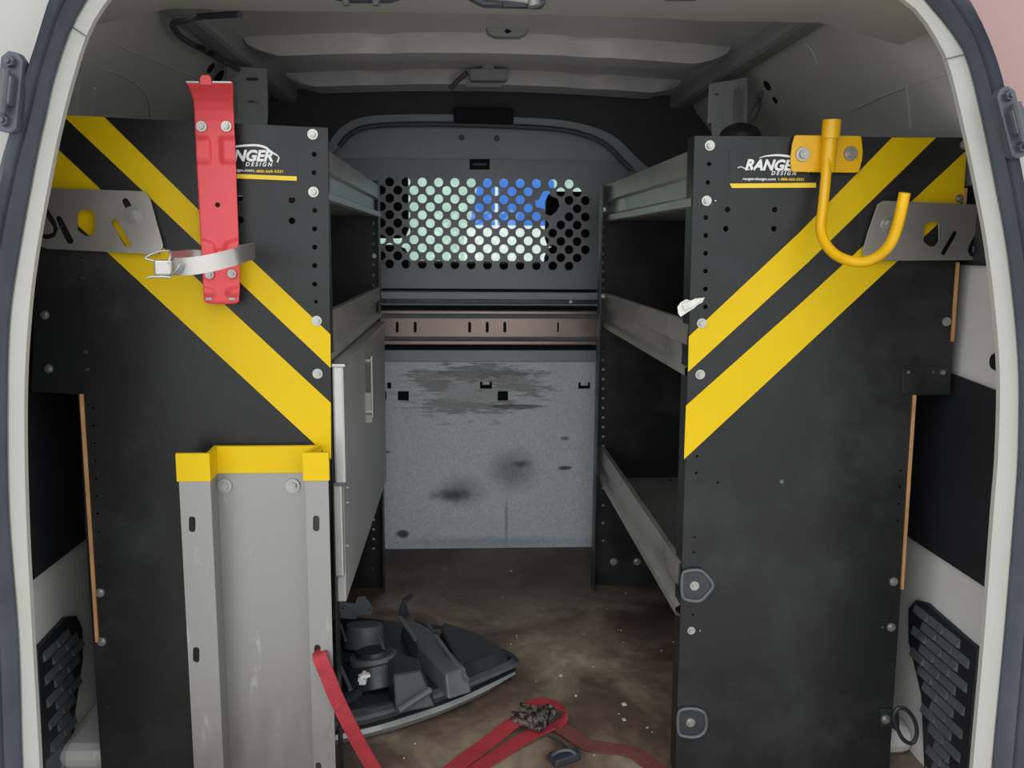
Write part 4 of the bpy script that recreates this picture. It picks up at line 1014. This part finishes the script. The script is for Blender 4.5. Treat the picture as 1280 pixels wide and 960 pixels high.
# black rounded speaker pod just above the right panel
bm = bmesh.new(); p = F(925, 172, 1.75); bmesh.ops.create_uvsphere(bm, u_segments=24, v_segments=12, radius=1, matrix=Matrix.Translation(p) @ Matrix.Diagonal((.040, .05, .028, 1)))
tag(obj('cable_grommet', bm, 'blackdull', None, smooth=True), 'black rounded cover behind the top edge of the right panel', 'cover')
# wiring harness at roof left
wh = [(300, 18, 1.5), (275, 19, 1.55), (250, 21, 1.6), (228, 26, 1.6), (216, 31, 1.62), (224, 44, 1.66), (240, 55, 1.72), (256, 63, 1.78), (275, 74, 1.86), (298, 87, 1.92)]
bm = bmesh.new(); tube(bm, catmull([F(*q) for q in wh], 6), .0055, 10)
hw_ = thing('wiring_harness', 'black taped wiring harness along the left roof edge', 'cable', F(240, 50, 1.7))
obj('harness', bm, 'rubber', hw_, smooth=True)
for q in ((250, 59, 1.745), (262, 66, 1.80)):
    obj('harness_clip', box(F(q[0]-5, q[1]+3, q[2]), F(q[0]+5, q[1]-3, q[2]-.015)), 'blackdull', hw_, bev=.002)
# roof fittings
cl = thing('roof_clip', 'grey plastic clip cover on the nearer roof rib', 'clip', F(632, 38, y1-.03))
Yk = y1-.045
slab('clip_cover', [pxl([(606, 31), (610, 27), (660, 27), (663, 31), (658, 42), (650, 46), (620, 46), (610, 42)], Yk)], .03, 'beigebox', cl, 'Y', Yk+.01, bev=.004)
slab('clip_mark', [pxl([(630, 39), (634, 36), (640, 39), (634, 42)], Yk-.007)], .002, 'hole', cl, 'Y', Yk-.006)
bxo = thing('roof_bracket', 'small grey box bracket with a black rod on the farther roof rib', 'bracket', F(610, 96, y2-.05))
Yk = y2-.05
slab('box_body', [pxl([(587, 86), (634, 86), (634, 101), (588, 101)], Yk)], .035, 'beigebox', bxo, 'Y', Yk+.012, bev=.004)
slab('box_stem', [pxl([(603, 79), (619, 79), (618, 88), (602, 88)], Yk)], .03, 'beigebox', bxo, 'Y', Yk+.012, bev=.003)
slab('box_base', [pxl([(582, 102), (630, 102), (628, 108), (582, 108)], Yk)], .02, 'beigebox', bxo, 'Y', Yk+.02, bev=.003)
bm = bmesh.new(); tube(bm, [F(584, 91, Yk+.01), F(573, 100, Yk+.02), F(563, 111, Yk+.03)], .0065, 8); obj('rod', bm, 'rubber', bxo)
# header fittings at the top edge of the frame
dl = thing('door_latch', 'metal latch with blue-grey housing on the roof header at top centre', 'latch', F(630, 4, 1.22))
slab('latch_plate', [pxl([(578, -14), (682, -14), (680, 8), (676, 13), (604, 11), (586, 2)], 1.25)], .02, 'hinge', dl, 'Y', 1.24, bev=.004)
bm = bmesh.new(); cyl(bm, F(666, -8, 1.222), F(668, 8, 1.222), .008, .009, 14); obj('latch_roller', bm, 'alulight', dl, smooth=True)
bm = bmesh.new(); cyl(bm, F(606, -6, 1.222), F(660, 1, 1.222), .006, None, 12); obj('latch_bar', bm, 'alu', dl, smooth=True)
slab('latch_jaw', [pxl([(628, 2), (658, 2), (660, 10), (628, 10)], 1.222)], .008, 'lampblack', dl, 'Y', 1.222, bev=.002)
ds_ = thing('door_striker', 'dark striker with two knobs on the roof header left of the latch', 'latch', F(460, 2, 1.22))
slab('striker_plate', [pxl([(413, -12), (510, -12), (504, 0), (488, 5), (440, 5), (418, 1)], 1.25)], .02, 'hinge', ds_, 'Y', 1.24, bev=.004)
for a in (432, 470):
    bm = bmesh.new(); cyl(bm, F(a, -4, 1.23), F(a, 7, 1.23), .007, .004, 10); obj('striker_knob', bm, 'lampgrey', ds_, smooth=True)
tag(slab('header_slot_plate', [pxl([(828, -8), (874, -8), (868, 3), (830, 3)], 1.27)], .006, 'lampgrey', None, 'Y', 1.262, bev=.001), 'small dark slot plate at the top of the frame right of the latch', 'plate')

# ------------------------------------------------------------------ broken headlamp on the floor
hd = thing('headlamp', 'broken black headlamp housing lying on the floor beside the aluminium channel', 'headlamp', PZ(520, 860, 0))
def fl2(px, py, z): q = PZ(px, py, z); return (q.x, q.y)
def prism(pts, z0, z1, shrink=1.0, lean=(0, 0)):
    bm = bmesh.new(); n = len(pts); cx = sum(p[0] for p in pts)/n; cy = sum(p[1] for p in pts)/n
    a = [bm.verts.new((p[0], p[1], z0)) for p in pts]; b = [bm.verts.new((cx+(p[0]-cx)*shrink+lean[0], cy+(p[1]-cy)*shrink+lean[1], z1)) for p in pts]
    for k in range(n): bm.faces.new((a[k], a[(k+1) % n], b[(k+1) % n], b[k]))
    bm.faces.new(a[::-1]); bm.faces.new(b); bmesh.ops.recalc_face_normals(bm, faces=bm.faces[:]); return bm
# clear lens: a curved band along the front lower edge
front = [(640, 846), (605, 868), (565, 887), (520, 904), (470, 919), (415, 932), (360, 942)]
topf = [(643, 838), (606, 856), (566, 874), (520, 890), (470, 905), (415, 917), (360, 926)]
zt_ = .034
lo_ = catmull([PZ(a, b, .004) for a, b in front], 6); hi_ = catmull([PZ(a, b-2, zt_) for a, b in topf], 6)
bm = bmesh.new(); n = min(len(lo_), len(hi_)); rows = []
for i in range(n):
    a, b = lo_[i], hi_[i]; m_ = (a+b)/2+Vector((0.004, -.014, .004)); back = b+Vector((-.004, .03, 0))
    rows.append([bm.verts.new(q) for q in (a+Vector((0, .03, 0)), a, m_, b, back)])
for i in range(n-1):
    for k in range(4): bm.faces.new((rows[i][k], rows[i][k+1], rows[i+1][k+1], rows[i+1][k]))
bmesh.ops.recalc_face_normals(bm, faces=bm.faces[:]); obj('lens', bm, 'lens', hd, smooth=True, label='clear grey lens edge')
bm = bmesh.new(); tube(bm, [q+Vector((0, -.004, 0)) for q in hi_], .0035, 8); obj('lens_seam', bm, 'hole', hd, smooth=True)
# housing body
Zb = .055
body = [fl2(a, b, Zb) for a, b in ((643, 818), (636, 822), (598, 838), (560, 853), (515, 868), (460, 884), (400, 896), (360, 900), (380, 800), (425, 768), (500, 776), (545, 788), (600, 806))]
obj('housing', prism(body, .006, Zb, 1.0), 'lampblack', hd, bev=.005)
rim = catmull([PZ(a, b, .056) for a, b in ((645, 826), (636, 832), (598, 848), (560, 862), (515, 877), (460, 893), (400, 905))], 5)
bm = bmesh.new(); ribbon(bm, rim, .018, th=.008); obj('housing_rim', bm, 'lampgrey', hd)
bm = bmesh.new(); tube(bm, catmull([PZ(a, b, .075) for a, b in ((647, 826), (638, 818), (600, 800), (560, 786), (530, 782))], 5), .004, 8); obj('housing_edge', bm, 'lampblack', hd, smooth=True)
obj('wedge_cover', prism([fl2(a, b, .06) for a, b in ((638, 826), (575, 850), (548, 800), (552, 786), (600, 802))], Zb, .082, .88), 'lampblack', hd, bev=.004)
# box-like motor housings and ribs
obj('motor_housing', prism([fl2(a, b, .06) for a, b in ((478, 838), (540, 860), (545, 880), (495, 890), (486, 866))], Zb, .112, .72, (-.012, .02)), 'lampblack', hd, bev=.004)
obj('back_cover', prism([fl2(a, b, .06) for a, b in ((500, 790), (535, 800), (590, 862), (560, 872), (520, 830))], Zb, .092, .85, (0, .01)), 'lampgrey', hd, bev=.004)
p = PZ(470, 850, .06)
for r_, z1, m_ in ((.062, .095, 'lampblack'), (.050, .108, 'lampgrey'), (.036, .118, 'lampblack')):
    bm = bmesh.new(); cyl(bm, (p.x, p.y, Zb), (p.x-.006, p.y+.01, z1), r_, r_*.92, 28); obj('bulb_cover', bm, m_, hd, smooth=True, bev=.002)
p = PZ(455, 805, .06)
bm = bmesh.new(); cyl(bm, (p.x, p.y, Zb), (p.x, p.y+.01, .10), .045, .038, 24); obj('bulb_cover', bm, 'lampgrey', hd, smooth=True, bev=.002)
for (a, b, za, zb2, r_) in (((498, 888), (538, 862), .07, .09, .006), ((500, 772), (520, 800), .12, .10, .005), ((545, 795), (585, 850), .115, .08, .004), ((472, 795), (480, 812), .13, .12, .003), ((424, 830), (438, 862), .10, .08, .004), ((425, 780), (432, 800), .11, .1, .003)):
    bm = bmesh.new(); tube(bm, [PZ(*a, za), PZ(*b, zb2)], r_, 8); obj('stiffening_rib', bm, 'lampgrey', hd)
bm = bmesh.new(); q = PZ(452, 853, .10)
for k in range(7): bx(bm, q+Vector((random.uniform(-.008, .004), random.uniform(-.012, .008), -.004+.003*k)), q+Vector((random.uniform(.006, .012), random.uniform(.004, .012), .006+.002*k)), Matrix.Rotation(random.random()*2, 3, 'Z'))
obj('connector', bm, 'winwhite', hd, bev=.001, label='small white connector')
# mounting lug with holes standing at the back
pl = [(424, 752), (444, 754), (446, 746), (456, 745), (466, 760), (464, 768), (450, 768), (444, 774), (426, 772)]
Yl = PZ(440, 790, .06).y
slab('mounting_lug', [pxl(pl, Yl), pxc(462, 762, Yl, 1.8, 8), pxc(428, 760, Yl, 1.8, 8)], .006, 'lampgrey', hd, 'Y', Yl, bev=.001)
slab('mounting_lug', [pxl([(504, 748), (516, 741), (518, 744), (508, 754), (512, 770), (500, 774), (499, 760)], Yl)], .006, 'lampblack', hd, 'Y', Yl, bev=.001)
bm = bmesh.new(); tube(bm, catmull([PZ(520, 775, .08), PZ(535, 782, .085), PZ(541, 790, .08), PZ(533, 793, .085), PZ(526, 786, .09)], 5), .004, 8); obj('cable', bm, 'rubber', hd, smooth=True)
bm = bmesh.new()
for k in range(5):
    a = PZ(430+6*k, 880-6*k, .062); bx(bm, a-Vector((.03, .002, .004)), a+Vector((.03, .002, .012)), Matrix.Rotation(.8, 3, 'Z'))
obj('cooling_rib', bm, 'lampblack', hd)
# ------------------------------------------------------------------ ratchet strap on the floor
rs = thing('ratchet_strap', 'red ratchet strap with a greasy steel ratchet on the van floor', 'strap', PZ(665, 900, 0))
def fpath(lst, n=7): return catmull([PZ(a, b, z) for a, b, z in lst], n)
bm = bmesh.new(); ribbon(bm, fpath([(550, 975, .006), (580, 950, .008), (610, 928, .012), (635, 908, .02), (650, 898, .026)]), .032); obj('webbing', bm, 'webred', rs)
bm = bmesh.new(); ribbon(bm, fpath([(555, 985, .003), (600, 958, .003), (640, 932, .005), (670, 915, .012), (690, 906, .018)]), .030); obj('webbing', bm, 'webred', rs)
bm = bmesh.new(); ribbon(bm, fpath([(652, 888, .03), (664, 880, .034), (680, 877, .036), (697, 882, .03), (705, 891, .022), (703, 902, .012), (692, 910, .008)]), .020, wdir=lambda u: Vector((.25-.6*u, 1, .15))); obj('webbing', bm, 'webred', rs)
bm = bmesh.new(); ribbon(bm, fpath([(690, 903, .010), (712, 916, .006), (735, 931, .004), (762, 935, .003), (790, 940, .003), (815, 956, .003), (840, 975, .003)]), .034, th=.0016); obj('webbing', bm, 'webold', rs, label='faded brown-red end of the webbing')
bm = bmesh.new(); q0, q1 = PZ(642, 893, .03), PZ(684, 905, .03); d = (q1-q0).normalized(); a_ = math.atan2(d.y, d.x)
Rz = Matrix.Rotation(a_, 3, 'Z'); c_ = (q0+q1)/2
body_ = obj('ratchet_frame', prism([(c_+Rz @ Vector(v)).xy[:] for v in ((-.034, -.014, 0), (.030, -.020, 0), (.034, .016, 0), (-.028, .018, 0))], .022, .034, .96), 'grime', rs, bev=.0015)
for s_ in (-1, 1):
    bm = bmesh.new(); a = c_+Rz @ Vector((-.03, s_*.017, .004)); b = c_+Rz @ Vector((.034, s_*.017, .010)); bx(bm, a.lerp(b, .5)-Vector((.032, .0015, .008)), a.lerp(b, .5)+Vector((.032, .0015, .010)), Rz); obj('ratchet_side', bm, 'grime', rs)
bm = bmesh.new(); a = c_+Rz @ Vector((.026, -.024, .014)); b = c_+Rz @ Vector((.030, .024, .016)); cyl(bm, a, b, .009, None, 14); obj('ratchet_spindle', bm, 'grime', rs, smooth=True)
for s_ in (-1, 1):
    bm = bmesh.new(); a = c_+Rz @ Vector((.028, s_*.018, .014)); cyl(bm, a, a+Rz @ Vector((0, .004*s_, 0)), .014, None, 12); obj('ratchet_gear', bm, 'grime', rs)
# small hook with its wire
hk = thing('strap_hook', 'small dark metal hook on the floor beside the ratchet strap', 'hook', PZ(705, 945, 0))
obj('hook_body', prism([fl2(a, b, .01) for a, b in ((683, 942), (722, 935), (727, 944), (694, 955))], .001, .014, .9), 'lampblack', hk, bev=.002)
bm = bmesh.new(); tube(bm, fpath([(685, 920, .012), (697, 926, .012), (708, 934, .01), (716, 941, .014)]), .002, 8); obj('hook_wire', bm, 'lampblack', hk, smooth=True)
bm = bmesh.new(); tube(bm, fpath([(690, 944, .016), (700, 939, .018), (712, 938, .018), (720, 943, .015)]), .003, 8); obj('hook_bar', bm, 'hinge', hk, smooth=True)
# crumbs of paint and grit on the floor
bm = bmesh.new()
for k in range(40):
    px, py = random.uniform(500, 850), random.uniform(705, 955); q = PZ(px, py, 0); s_ = random.uniform(.0006, .0016)
    bx(bm, q-Vector((s_, s_, 0)), q+Vector((s_, s_, s_*.8)), Matrix.Rotation(random.random()*3, 3, 'Z'))
for px, py, s_ in ((780, 881, .004), (701, 845, .003), (720, 870, .002), (775, 702, .002), (639, 714, .0025), (843, 803, .003), (450, 733, .003), (780, 900, .003)):
    q = PZ(px, py, 0); bx(bm, q-Vector((s_, s_, 0)), q+Vector((s_, s_, s_*.7)), Matrix.Rotation(random.random()*3, 3, 'Z'))
gr = tag(obj('floor_grit', bm, 'tape'), 'pale crumbs of grit scattered over the dirty floor', 'grit'); gr['kind'] = 'stuff'
for o in list(bpy.data.objects):
    if o.type == 'MESH' and o.users == 0: bpy.data.objects.remove(o)
print('z top panels', fz(410, 160, YP), fz(868, 170, YP), 'floor rear upright z', fz(600, 732, YR), fz(600, 684, YB))
for a, b, c, d in zs_L+zs_R: print(fz(*a, y0s+.03), fz(*b, YR), fz(*c, y0s+.03), fz(*d, YR))
